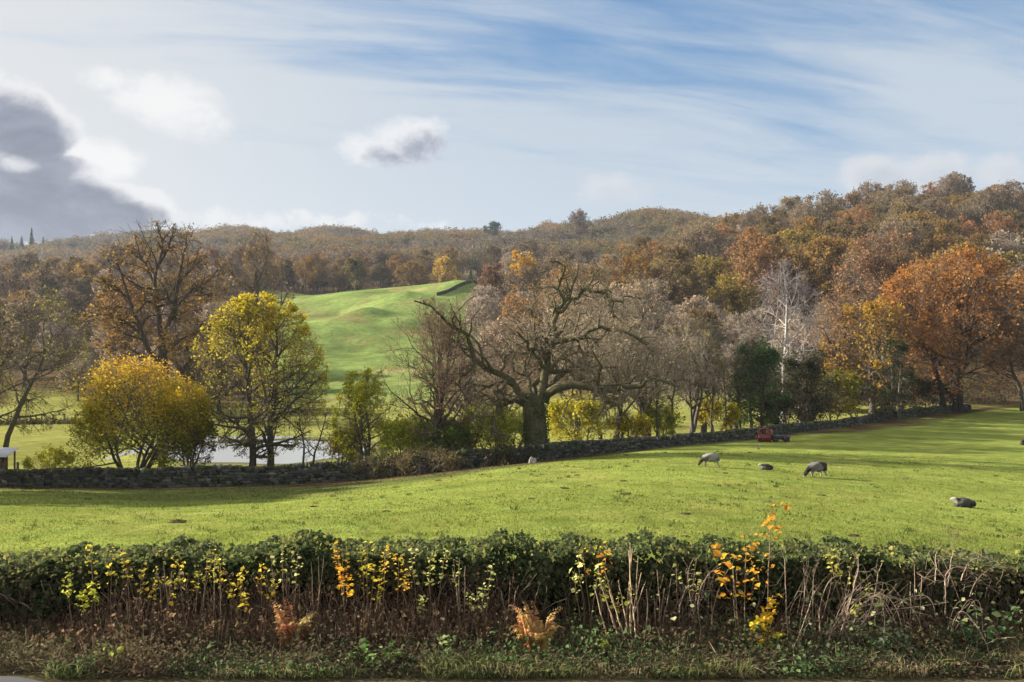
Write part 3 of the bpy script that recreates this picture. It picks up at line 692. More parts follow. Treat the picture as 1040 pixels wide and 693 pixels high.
PT('bare_tree', 'tall grey bare tree with feathery top behind the golden yellow tree', 'tree', 262, 112, 232, 92, seed=73, cb=0.25, stems=1, trunk_top=.9, n1=14, n2=7, n3=6, n4=4, nleaf=900, lsize=.28, palette=((0.14, 0.1, 0.06), (0.2, 0.14, 0.075), (0.24, 0.17, 0.08)), twig=(0.19, 0.15, 0.115), rtwig=.026)
PT('maple_tree', 'bright yellow tree above the red bracken bank', 'tree', 531, 262, 254, 38, seed=75, cb=0.12, stems=1, trunk_top=.75, n1=14, n2=7, n3=5, n4=2, nleaf=4200, lsize=.55, palette=((0.3, 0.17, 0.02), (0.44, 0.25, 0.025), (0.5, 0.3, 0.03)), rtwig=.04)
PT('maple_tree', 'pale yellow tree below the wooded ridge behind the hillock wall', 'tree', 452, 385, 262, 30, seed=76, cb=0.1, stems=1, trunk_top=.75, n1=12, n2=7, n3=5, n4=2, nleaf=3000, lsize=.7, palette=((0.26, 0.17, 0.03), (0.36, 0.22, 0.04), (0.4, 0.26, 0.05)), rtwig=.05)
PT('beech_tree', 'reddish-brown tree left of the bright yellow tree on the bank', 'tree', 503, 245, 264, 36, seed=77, cb=0.12, stems=2, spread=.3, trunk_top=.8, n1=12, n2=7, n3=6, n4=3, nleaf=2600, lsize=.45, palette=((0.14, 0.075, 0.05), (0.2, 0.11, 0.065), (0.25, 0.14, 0.07)), rtwig=.04)
PT('oak_tree', 'dark olive round tree on top of the green hillock', 'tree', 361, 352, 262, 26, seed=78, cb=0.12, stems=1, trunk_top=.75, n1=12, n2=7, n3=5, n4=2, nleaf=3200, lsize=.7, palette=((0.05, 0.045, 0.02), (0.09, 0.075, 0.03), (0.14, 0.11, 0.04)), rtwig=.05)
PT('pine_tree', 'dark round-topped pine breaking the far skyline', 'tree', 501, 800, 226, 22, seed=80, cb=0.3, stems=1, trunk_top=.9, n1=14, n2=6, n3=4, n4=0, nleaf=2600, lsize=1.0, palette=((0.02, 0.03, 0.012), (0.04, 0.055, 0.02)), rtwig=.06)
PT('beech_tree', 'dark domed bare beech alone on the far skyline', 'tree', 586, 630, 213, 32, seed=81, cb=0.2, stems=1, trunk_top=.7, n1=14, n2=7, n3=6, n4=3, nleaf=2200, lsize=.9, palette=((0.11, 0.07, 0.05), (0.15, 0.095, 0.065)), twig=(0.08, 0.06, 0.05), rtwig=.08)

def conifer(label, px, Y, top, w, sd):
    g = np.random.default_rng(sd); x = (px - CX) / F * Y; z = gz(x, Y) - .5; H = (ZC + (CY - top) / F * Y) - z; rw = w / 2 / F * Y
    t = thing('conifer_tree', label, 'tree', (x, Y, z)); m = MB()
    tube(m, np.array([[[0, 0, 0], [0, 0, H * .5], [0, 0, H * .97]]]), np.array([[.03, .018, .004]]) * H, 6, (0.06, 0.05, 0.04)); link('trunk', m.mesh('trunk', [M_BARK]), t)
    m = MB(); n_ = 2600; h = 1 - np.sqrt(g.random(n_)) * .97; tier = .75 + .35 * np.abs(np.sin(h * 26)); a = g.random(n_) * 6.283; r = rw * (1 - h) * tier * g.uniform(.3, 1.05, n_)
    leaves(m, np.stack([r * np.cos(a), r * np.sin(a), h * H - .12 * r], 1), H * .045, pal(g.random(n_), GRN), 0, .2, asp=.5, g=g); link('crown', m.mesh('crown', [M_LEAF]), t)


conifer('tallest pointed dark spruce in the little group on the far left skyline', 32, 870, 231, 10, 82)
conifer('short dark conifer at the left end of the skyline spruce group', 12, 880, 240, 10, 83)
conifer('squat dark conifer just left of the tallest skyline spruce', 22, 885, 239, 12, 84)
conifer('blunt dark conifer just right of the tallest skyline spruce', 44, 878, 240, 13, 86)
conifer('dark small conifer beside the hillock wall', 478, 352, 271, 12, 79)
for k, (px, Y, top, w) in enumerate(((652, 76, 352, 26), (668, 78, 362, 24), (682, 79, 346, 30), (703, 82, 356, 28), (722, 84, 350, 26), (738, 86, 362, 24), (753, 88, 354, 26), (632, 73, 360, 26))):
    PT('sapling_tree', 'slender bare pole of a tree in the row between the great oak and the holly', 'tree', px, Y, top, w, 'slender bare trees between oak and holly', seed=140 + k, cb=0.3, stems=1, trunk_top=.92, trunk_r=.1, lean=random.uniform(-.05, .08), n1=10, n2=6, n3=5, n4=2, a1=(15, 45), t1=(.35, 1), nleaf=160, lsize=.16, palette=OLV, twig=(0.2, 0.165, 0.125), bark=(0.085, 0.072, 0.055), rtwig=.012)

# --- woods: prototypes first, then copies
PROTO = {}
for key, kw in dict(
    oak0=dict(seed=101, H=17, w=16, cb=.26, n1=14, n2=8, n3=6, n4=2, nleaf=7140, lsize=.46, palette=((0.16, 0.09, 0.03), (0.25, 0.145, 0.04), (0.32, 0.20, 0.055)), rtwig=.04),
    oak1=dict(seed=102, H=18, w=15, cb=.3, n1=14, n2=8, n3=6, n4=2, nleaf=6460, lsize=.46, palette=((0.12, 0.083, 0.038), (0.18, 0.125, 0.052), (0.25, 0.175, 0.062)), rtwig=.04),
    oak2=dict(seed=103, H=16, w=17, cb=.24, n1=14, n2=8, n3=6, n4=2, nleaf=7140, lsize=.46, palette=((0.15, 0.112, 0.03), (0.24, 0.175, 0.04), (0.33, 0.24, 0.05)), rtwig=.04),
    beech0=dict(seed=104, H=20, w=14, cb=.34, n1=14, n2=8, n3=6, n4=2, nleaf=6120, lsize=.46, palette=((0.19, 0.095, 0.045), (0.27, 0.14, 0.055), (0.34, 0.18, 0.06)), rtwig=.04),
    beech1=dict(seed=105, H=21, w=14, cb=.38, n1=14, n2=8, n3=6, n4=2, nleaf=4420, lsize=.46, palette=((0.14, 0.10, 0.068), (0.19, 0.14, 0.092), (0.23, 0.17, 0.105)), rtwig=.04),
    bare0=dict(seed=106, H=17, w=12, cb=.22, n1=14, n2=8, n3=6, n4=4, nleaf=2600, lsize=.42, palette=((0.18, 0.14, 0.11), (0.24, 0.18, 0.14)), twig=(0.27, 0.23, 0.185), rtwig=.045),
    bare1=dict(seed=107, H=16, w=13, cb=.2, n1=14, n2=8, n3=6, n4=4, nleaf=3000, lsize=.42, palette=((0.18, 0.14, 0.095), (0.25, 0.185, 0.12)), twig=(0.265, 0.22, 0.17), rtwig=.045),
    green0=dict(seed=108, H=12, w=9, cb=.05, n1=14, n2=7, n3=5, n4=2, nleaf=3400, lsize=.5, palette=((0.03, 0.04, 0.014), (0.055, 0.065, 0.02), (0.09, 0.09, 0.03)), rtwig=.04),
    yellow0=dict(seed=109, H=14, w=10, cb=.12, n1=14, n2=7, n3=5, n4=2, nleaf=3400, lsize=.55, palette=((0.2, 0.14, 0.025), (0.3, 0.2, 0.03), (0.38, 0.25, 0.035)), rtwig=.04),
).items():
    kw['palette'] = tuple(tuple(q_ * (1.35 if key[:4] == 'bare' else .8) for q_ in c_) for c_ in kw['palette'])
    PROTO[key] = make_tree(**kw)
NAMES = dict(oak='oak_tree', beech='beech_tree', bare='bare_tree', green='evergreen_tree', yellow='maple_tree')
LOOK = dict(oak0='tawny brown oak', oak1='dull brown oak', oak2='golden brown oak', beech0='russet beech', beech1='grey-brown beech with a few leaves', bare0='bare grey-twigged tree', bare1='bare reddish-twigged tree', green0='dark evergreen tree', yellow0='yellow-leafed tree')
placed = []


def copy_tree(key, px, Y, s, where, group):
    x = (px - CX) / F * Y; z = gz(x, Y)
    tm, cm = PROTO[key]
    nm = NAMES[key[:-1]]
    t = thing(nm, f'{LOOK[key]} {where}', 'tree', (x, Y, z - .2), random.random() * 6.283, group + ' (' + LOOK[key] + ')')
    t.scale = (s * random.uniform(.9, 1.1), s * random.uniform(.9, 1.1), s)
    for n_, m_ in (('trunk', tm), ('crown', cm)):
        link(n_, m_, t)
    placed.append((x, Y))


def scatter(n, box_, keys, s_rng, where, group, ok, dmin, seed):
    g = np.random.default_rng(seed); k = 0; tries = 0
    while k < n and tries < n * 60:
        tries += 1
        px = g.uniform(box_[0], box_[1]); Y = math.sqrt(g.uniform(box_[2] ** 2, box_[3] ** 2))
        if not ok(px, Y): continue
        x = (px - CX) / F * Y
        if any((x - a) ** 2 + (Y - b) ** 2 < dmin ** 2 for a, b in placed): continue
        w = np.array([q[1] for q in keys(px, Y)]); ks = [q[0] for q in keys(px, Y)]
        copy_tree(ks[g.choice(len(ks), p=w / w.sum())], px, Y, g.uniform(*s_rng), where, group); k += 1
    return k


# right hillside
scatter(150, (640, 1090, 172, 415), lambda p, Y: [('oak0', 3), ('oak1', 3), ('oak2', 3 if p < 860 else 1), ('beech0', 1.5), ('beech1', 2), ('bare1', 1), ('green0', .3)], (.95, 1.42),
        'in the wood covering the right-hand hillside', 'trees of the right hillside wood',
        lambda p, Y: not (632 < p < 690 and 330 < Y < 405) and not (p < 720 and Y > 400) and not (p < 830 and Y < 200), 11.0, 201)
# slope in the middle, behind the great oak
scatter(74, (490, 720, 135, 420), lambda p, Y: [('bare0', 4), ('bare1', 4), ('oak1', 1.5), ('beech1', 2), ('oak0', .8), ('green0', .3)], (.65, .95),
        'on the middle slope behind the great oak', 'trees of the middle slope', lambda p, Y: not (632 < p < 690 and 325 < Y < 405) and not (p < 545 and 235 < Y < 330 ) and not (p < 600 and Y < 165), 8.5, 202)
scatter(18, (680, 850, 110, 200), lambda p, Y: [('bare0', 4), ('bare1', 3), ('green0', .6), ('yellow0', .8), ('oak2', .5)], (.5, .75),
        'on the low ground behind the holly and birch', 'trees behind the holly and birch', lambda p, Y: True, 7, 203)
# left-hand woods
scatter(85, (-60, 268, 150, 400), lambda p, Y: [('oak0', 4), ('oak1', 3), ('bare1', 2), ('beech0', 1.2), ('beech1', 2), ('bare0', 1.5)], (.75, 1.1),
        'in the brown wood behind the big left oak', 'trees of the left wood', lambda p, Y: not (p < 110 and Y < 165) and not (p > 215 and Y < 340), 8.5, 204)
scatter(16, (70, 240, 124, 158), lambda p, Y: [('bare0', 3), ('bare1', 3), ('oak1', 1.5), ('green0', .8)], (.4, .62),
        'on the low ground around the big left oak', 'small trees around the big left oak', lambda p, Y: p > 100 or Y > 140, 5, 206)
# behind the hillock
scatter(46, (255, 500, 372, 470), lambda p, Y: [('oak0', 2), ('oak1', 3), ('beech0', 1), ('bare1', 2), ('yellow0', .4), ('green0', .4)], (.7, 1.0),
        'in the belt of wood behind the green hillock', 'trees behind the hillock', lambda p, Y: not (380 < p < 440 and Y > 455), 8.5, 205)

# far woods seen as one mass
def far_wood(name, n, boxes, seed, cols, hgt):
    g = np.random.default_rng(seed); mb = MB()
    P = []
    for (p0, p1, y0, y1, share) in boxes:
        m = int(n * share); px = g.uniform(p0, p1, m); Y = np.sqrt(g.uniform(y0 ** 2, y1 ** 2, m)); P.append(np.stack([(px - CX) / F * Y, Y], 1))
    P = np.concatenate(P); pxp = CX + F * P[:, 0] / P[:, 1]
    gap = ((np.abs(pxp - 655) < 28) & (P[:, 1] < 408)) | ((np.abs(pxp - 410) < 34) & (P[:, 1] > 465) & (P[:, 1] < 545))
    P = P[~gap]; N = len(P); z = ground_z(P[:, 0], P[:, 1])
    Hh = hgt[0] + (hgt[1] - hgt[0]) * np.clip(.75 * vnoise(P[:, 0], P[:, 1], 45, seed + 5) + .5 * g.random(N) ** 2 - .05, 0, 1); W = Hh * g.uniform(.75, 1.05, N)
    patch = vnoise(P[:, 0], P[:, 1], 70, seed + 1)
    tv = np.clip(1.15 * patch + 0.35 * g.random(N) - .25, 0, 1); cb = pal(tv, cols)
    K = 230
    d = nrm(g.normal(size=(N, K, 3))); d[:, :, 2] = np.where(d[:, :, 2] < -.25, -d[:, :, 2], d[:, :, 2])
    rad = g.uniform(.62, 1.14, (N, K)) * (1 + .18 * np.sin(d[:, :, 0] * 5 + g.random((N, 1)) * 6) + .14 * np.sin(d[:, :, 1] * 7 + g.random((N, 1)) * 6))
    c = np.stack([P[:, 0], P[:, 1], z + Hh * .58], 1)
    q = c[:, None, :] + d * rad[:, :, None] * np.stack([W / 2, W / 2, Hh * .42], 1)[:, None, :]
    col = cb[:, None, :] * np.exp(g.normal(0, .1, (N, K, 1)))
    leaves(mb, q.reshape(-1, 3), np.repeat(Hh * .075, K), col.reshape(-1, 3), 0, g=g, asp=.8)
    tp = np.stack([np.stack([P[:, 0], P[:, 1], z - .5], 1), np.stack([P[:, 0], P[:, 1], z + Hh * .5], 1)], 1)
    tube(mb, tp, np.repeat((Hh * .016)[:, None], 2, 1), 4, (0.09, 0.075, 0.06), 1)
    return tag(link(name, mb.mesh(name, [M_LEAF, M_BARK])), kind='stuff')


FARC = ((0.08, 0.068, 0.055), (0.115, 0.09, 0.068), (0.13, 0.09, 0.05), (0.165, 0.10, 0.042), (0.09, 0.085, 0.04), (0.12, 0.09, 0.068), (0.09, 0.075, 0.06))
far_wood('far_woodland', 7800, [(-620, -120, 420, 960, .16), (-120, 330, 400, 960, .28), (-120, 330, 780, 960, .14), (330, 560, 470, 960, .27), (540, 760, 418, 760, .25), (700, 1110, 405, 560, .08)], 301, FARC, (7, 17))


# ------------------------------------------------------------------ things in the fields
def hit(px, py, y0=14.0, y1=200.0):
    """where the sight line through (px, py) meets the ground"""
    Y = np.linspace(y0, y1, 4000); x = (px - CX) / F * Y
    d = (ZC + (CY - py) / F * Y) - ground_z(x, Y)
    k = np.argmax(d <= 0)
    return (x[k], Y[k], float(ground_z(x[k:k + 1], Y[k:k + 1])[0]))


# dry-stone wall: rough coursed stones over a dark core, a row of upright cope stones on top
def wall_line(px0, px1, step=0.22):
    px = np.linspace(px0, px1, 1500); Y = wallY(px); x = (px - CX) / F * Y
    p = np.stack([x, Y], 1)
    p[:, 1] = _blur(p[:, 1][:, None] * np.ones((1, 3)), 40, 0)[:, 0]
    s = np.concatenate([[0], np.cumsum(np.linalg.norm(np.diff(p, axis=0), axis=1))])
    u = np.arange(0, s[-1], step)
    return np.stack([np.interp(u, s, p[:, 0]), np.interp(u, s, p[:, 1])], 1)


def dry_wall(name, label, line, height, stone=(0.076, 0.073, 0.06), group=None, cope=True):
    t = thing(name, label, 'wall', (0, 0, 0), 0, group)
    core, body, cap = MB(), MB(), MB()
    z = ground_z(line[:, 0], line[:, 1])
    pxl_ = CX + F * line[:, 0] / line[:, 1]; low_ = np.interp(pxl_, [470, 560, 650, 960], [1, .78, .68, .6])
    d = np.gradient(line, axis=0); nrmv = nrm(np.stack([d[:, 1], -d[:, 0]], 1)); nrmv = np.where(nrmv[:, 1:2] > 0, -nrmv, nrmv)
    N = len(line); hh = height * low_ * (1 + 0.07 * np.sin(np.arange(N) * .05) + .05 * np.sin(np.arange(N) * .17))
    a = .2
    V = np.concatenate([np.c_[line + nrmv * a, z - .3], np.c_[line + nrmv * a * .8, z + hh * .93], np.c_[line - nrmv * a * .8, z + hh * .93], np.c_[line - nrmv * a, z - .3]])
    i = np.arange(N - 1)
    core.add(V, np.concatenate([np.stack([i, i + 1, i + N + 1, i + N], 1), np.stack([i + N, i + N + 1, i + 2 * N + 1, i + 2 * N], 1), np.stack([i + 2 * N, i + 2 * N + 1, i + 3 * N + 1, i + 3 * N], 1)]), (0.03, 0.028, 0.024))
    k = 0
    rows = max(int(height / .17), 2)
    for r in range(rows):
        k = rng.integers(0, 2)
        while k < N - 3:
            L = rng.uniform(.22, .55); m = min(int(k + L / .44 / .5 / 1.0), N - 1); c = line[min(k + 1, N - 1)]
            ang = math.atan2(d[k, 1], d[k, 0]); h = hh[k] / rows
            for sd in ((1,) if rng.random() < .5 else (1, -1)):
                tone = np.array(stone) * math.exp(rng.normal(0, .38))
                if rng.random() < .2: tone = tone * np.array([.75, 1.0, .55])
                box(body, (c[0] + sd * nrmv[k, 0] * (.18 - .05 * r / rows), c[1] + sd * nrmv[k, 1] * (.18 - .05 * r / rows), z[k] + (r + .5) * h * .93), (L, .2, h * .9), tone, rot=ang, jit=.022)
            k += max(1, int(round(L / .22)))
    if cope:
        k = 0
        while k < N - 2:
            w = rng.uniform(.1, .24); ang = math.atan2(d[k, 1], d[k, 0]); c = line[k]
            tone = np.array(stone) * math.exp(rng.normal(.1, .35))
            if rng.random() < .35: tone = tone * np.array([.8, 1.0, .5])
            box(cap, (c[0], c[1], z[k] + hh[k] * .93 + .09), (w * 1.1, .42, rng.uniform(.18, .32)), tone, rot=ang, jit=.03)
            k += 1
    link('core', core.mesh('core', [M_STONE]), t)
    link('stonework', body.mesh('stonework', [M_STONE]), t)
    if cope: link('coping', cap.mesh('coping', [M_STONE]), t)
    return t


dry_wall('stone_wall', 'long dark dry-stone wall running behind the pasture from the left edge to the orange beech', wall_line(-330, 985), 1.12)
ha, hb_ = hit(444, 300.5, 170, 360), hit(487, 288.5, 170, 360)
ln = np.array([np.array(ha[:2]) * (1 - q) + np.array(hb_[:2]) * q for q in np.linspace(0, 1, 110)])
dry_wall('stone_wall', 'short stretch of dark stone wall climbing the far green hillock', ln, 1.05, (0.06, 0.06, 0.045), cope=False)

# post and wire fence across the left meadow
t = thing('wire_fence', 'low post and wire fence crossing the pale meadow on the left', 'fence')
fp = [at(p, 0, 108 + .03 * (p + 60)) for p in np.linspace(-60, 122, 17)]
pts = []
for p in fp:
    z = gz(p[0], p[1]); m = MB()
    box(m, (p[0], p[1], z + .55), (.13, .13, 1.3), (0.09, 0.075, 0.06), jit=.01)
    link('post', m.mesh('post', [M_BARK]), t); pts.append((p[0], p[1], z))
pts = np.array(pts)
for h in (.35, .7, 1.05):
    m = MB(); q = pts + np.array([0, -.08, h])
    tube(m, q[None], np.full((1, len(q)), .022), 4, (0.12, 0.11, 0.1)); link('wire', m.mesh('wire', [M_PAINT]), t)
m = MB(); g_ = np.random.default_rng(5)
n_ = 2600; u = g_.random(n_); xx = np.interp(u, np.linspace(0, 1, 17), pts[:, 0]); yy = np.interp(u, np.linspace(0, 1, 17), pts[:, 1]) + g_.normal(0, .4, n_)
leaves(m, np.stack([xx, yy, ground_z(xx, yy) + np.abs(g_.normal(0, .35, n_))], 1), .3, pal(g_.random(n_), ((0.07, 0.06, 0.03), (0.13, 0.1, 0.05))), g=g_)
tag(link('rough_grass', m.mesh('rough_grass', [M_LEAF])), kind='stuff')

# little open feed shelter at the left edge
c = hit(4, 476, 59, 70); c = ((4 - 30 - CX) / F * 62.5, 62.5, 0); zb = gz(c[0], c[1])
t = thing('feed_shelter', 'small open timber shelter with pale sheet roof at the left edge behind the wall', 'shelter', (c[0], c[1], zb))
ztop = ZC + (CY - 464.5) / F * 62.5 - zb
xr = (10.5 - CX) / F * 62.5 - c[0]
m = MB(); box(m, (xr - 2.05, 0, ztop + .33), (4.4, 1.7, .05), (0.62, 0.62, 0.66), tilt=R(16)); link('roof', m.mesh('roof', [M_PAINT]), t)
m = MB(); box(m, (xr - 2.05, -.83, ztop + .03), (4.42, .06, .13), (0.06, 0.055, 0.05)); link('fascia', m.mesh('fascia', [M_BARK]), t)
for kx in (0, -.55, -1.1, -1.65, -2.2, -2.75, -3.3, -3.85):
    for ky in (-.72, .72):
        m = MB(); box(m, (xr - .1 + kx, ky, ztop / 2 - .1 + (.2 if ky > 0 else 0)), (.09, .09, ztop + .2 + (.3 if ky > 0 else 0)), (0.10, 0.08, 0.06), jit=.004); link('post', m.mesh('post', [M_BARK]), t)
for hz in (.5, .9):
    m = MB(); box(m, (xr - 2.05, -.79, hz), (4.0, .04, .1), (0.13, 0.105, 0.08)); link('rail', m.mesh('rail', [M_BARK]), t)
m = MB(); x_ = (18 - CX) / F * 61; box(m, (x_, 61, gz(x_, 61) + .65), (.12, .12, 1.5), (0.08, 0.07, 0.055), jit=.01)
tag(link('fence_post', m.mesh('fence_post', [M_BARK])), 'short dark wooden post beside the open feed shelter', 'post')


# red machine by the wall
c = ((780 - CX) / F * 74.5, 74.5); c = (c[0], 74.5, gz(c[0], 74.5))
t = thing('farm_machine', 'small red farm machine with hoop frame and dark low bed parked by the wall', 'farm machine', c, R(-8))
RED = (0.2, 0.018, 0.017)
m = MB(); a = np.linspace(0, 2 * math.pi, 25); ring = np.stack([-.32 + .5 * np.cos(a), -.25 + .10 * np.sin(a), .80 + .33 * np.sin(a)], 1)
tube(m, ring[None], np.full((1, 25), .075), 8, RED); link('hoop_frame', m.mesh('hoop_frame', [M_PAINT], True), t)
m = MB(); box(m, (-.3, -.1, .32), (1.0, .62, .42), RED, jit=.025); box(m, (-.34, -.42, .36), (.8, .06, .3), (0.22, 0.02, 0.018), jit=.01); box(m, (-.3, -.1, .56), (.86, .5, .07), (0.2, 0.02, 0.018)); link('body', m.mesh('body', [M_PAINT]), t)
m = MB(); box(m, (.18, .12, .74), (.5, .4, .52), (0.22, 0.15, 0.07), jit=.05); link('seat_cover', m.mesh('seat_cover', [M_PAINT]), t)
m = MB(); box(m, (.98, .05, .34), (1.5, .8, .2), (0.03, 0.03, 0.033), jit=.03); box(m, (.95, .0, .5), (1.1, .6, .14), (0.05, 0.05, 0.05), jit=.03); link('bed', m.mesh('bed', [M_PAINT]), t)
for wx, wy, wr in ((.55, -.45, .26), (1.45, -.45, .26), (.55, .5, .26), (1.45, .5, .26), (-.62, -.42, .2), (-.62, .34, .2)):
    m = MB(); a = np.linspace(0, 2 * math.pi, 17); q = np.stack([wx + (wr - .07) * np.cos(a), 0 * a + wy, wr + (wr - .07) * np.sin(a)], 1)
    tube(m, q[None], np.full((1, 17), .075), 6, (0.02, 0.02, 0.02)); w_ = link('wheel', m.mesh('wheel', [M_PAINT], True), t)
    m = MB(); box(m, (wx, wy, wr), (wr, .05, wr), (0.16, 0.04, 0.03), jit=.01); link('hub', m.mesh('hub', [M_PAINT]), w_)
m = MB(); tube(m, np.array([[[-.75, -.1, .45], [-.95, -.15, .5], [-1.12, -.2, .38]]]), np.full((1, 3), .035), 5, RED); link('tow_bar', m.mesh('tow_bar', [M_PAINT]), t)


# stones and molehills
def lump(name, label, cat, px, py, size, col, group=None, flat=.6, seed=0, rough=.12, bury=.25, material=None, y0=14.0):
    x, y, z = hit(px, py, y0)
    g = np.random.default_rng(900 + seed)
    nu, nv = 20, 12; u = np.arange(nu) / nu * 2 * math.pi; v = np.linspace(.02, math.pi - .02, nv)
    d = np.stack([np.sin(v)[:, None] * np.cos(u)[None], np.sin(v)[:, None] * np.sin(u)[None], np.cos(v)[:, None] + 0 * u[None]], -1).reshape(-1, 3)
    r = np.ones(len(d))
    for k in range(14):
        q = nrm(g.normal(size=3)) * g.uniform(2, 8); r = r + rough / (1 + k * .2) * np.sin(d @ q + g.random() * 6)
    V = d * r[:, None] * np.array([size / 2, size * .38, size * .5 * flat]); V[:, 2] += size * .5 * flat * (1 - bury * 2)
    i = np.arange(nv - 1)[:, None] * nu; j = np.arange(nu)[None]; k = (j + 1) % nu
    m = MB(); m.add(V, np.stack([i + j, i + nu + j, i + nu + k, i + k], -1).reshape(-1, 4), np.array(col) * np.exp(g.normal(0, .12, (len(V), 1))))
    return tag(link(name, m.mesh(name, [material or M_STONE], True), None, (x, y, z), g.random() * .6), label, cat, group)


lump('boulder', 'pale rounded stone on the ground in front of the great oak trunk', 'stone', 540.5, 470.6, .42, (0.34, 0.31, 0.27), flat=1.15, seed=1, y0=50)
lump('boulder', 'small pale stone perched higher against the great oak trunk', 'stone', 545, 463, .34, (0.34, 0.32, 0.27), flat=.9, seed=2, y0=50)
lump('boulder', 'pale scattered stone left of the red machine', 'stone', 771, 453, .3, (0.4, 0.38, 0.33), flat=.7, seed=3, y0=50)
lump('boulder', 'small reddish stone lying in the grass below the red machine', 'stone', 770, 456.5, .25, (0.22, 0.1, 0.07), flat=.6, seed=4, y0=50)
lump('boulder', 'dark lump at the right edge of the pasture', 'stone', 1039, 452, .62, (0.06, 0.045, 0.035), flat=.8, seed=5, y0=50)
lump('boulder', 'pale stone at the foot of the wall right of the oak', 'stone', 577, 464.5, .26, (0.34, 0.32, 0.29), flat=.7, seed=6, y0=50)
for k, (px, py, s) in enumerate(((574, 496.5, .62), (598, 494, .4), (634, 502.5, .7), (586, 483, .45), (633, 489, .5), (652, 526, .32), (696, 522.5, .5), (428, 507, .34), (392, 520, .5), (180, 531, .9), (318, 515, .5), (318, 544, .4), (866, 545, .5), (696, 545.5, .4), (737, 481, .5), (560, 490, .35), (540, 507, .4))):
    lump('molehill', 'low dark mound of bare soil in the short pasture grass', 'molehill', px, py, s * .55, (0.065, 0.054, 0.028), 'molehills dotted over the pasture', flat=.22, seed=20 + k, rough=.16, bury=.3, material=M_BARK)


# ------------------------------------------------------------------ sheep: one skinned body each
def skin_body(nodes, edges):
    """nodes: name -> (x, y, z, r)"""
    me = bpy.data.meshes.new('skeleton'); ks = list(nodes); ix = {k: i for i, k in enumerate(ks)}
    me.from_pydata([nodes[k][:3] for k in ks], [(ix[a], ix[b]) for a, b in edges], [])
    o = bpy.data.objects.new('skeleton', me); C.objects.link(o)
    sm = o.modifiers.new('skin', 'SKIN'); sm.use_smooth_shade = True
    for k in ks:
        s = me.skin_vertices[0].data[ix[k]]; s.radius = (nodes[k][3], nodes[k][3]); s.use_root = k == ks[0]
    su = o.modifiers.new('sub', 'SUBSURF'); su.levels = su.render_levels = 2
    dg = bpy.context.evaluated_depsgraph_get(); dg.update()
    ev = bpy.data.meshes.new_from_object(o.evaluated_get(dg))
    bpy.data.objects.remove(o); bpy.data.meshes.remove(me)
    return ev


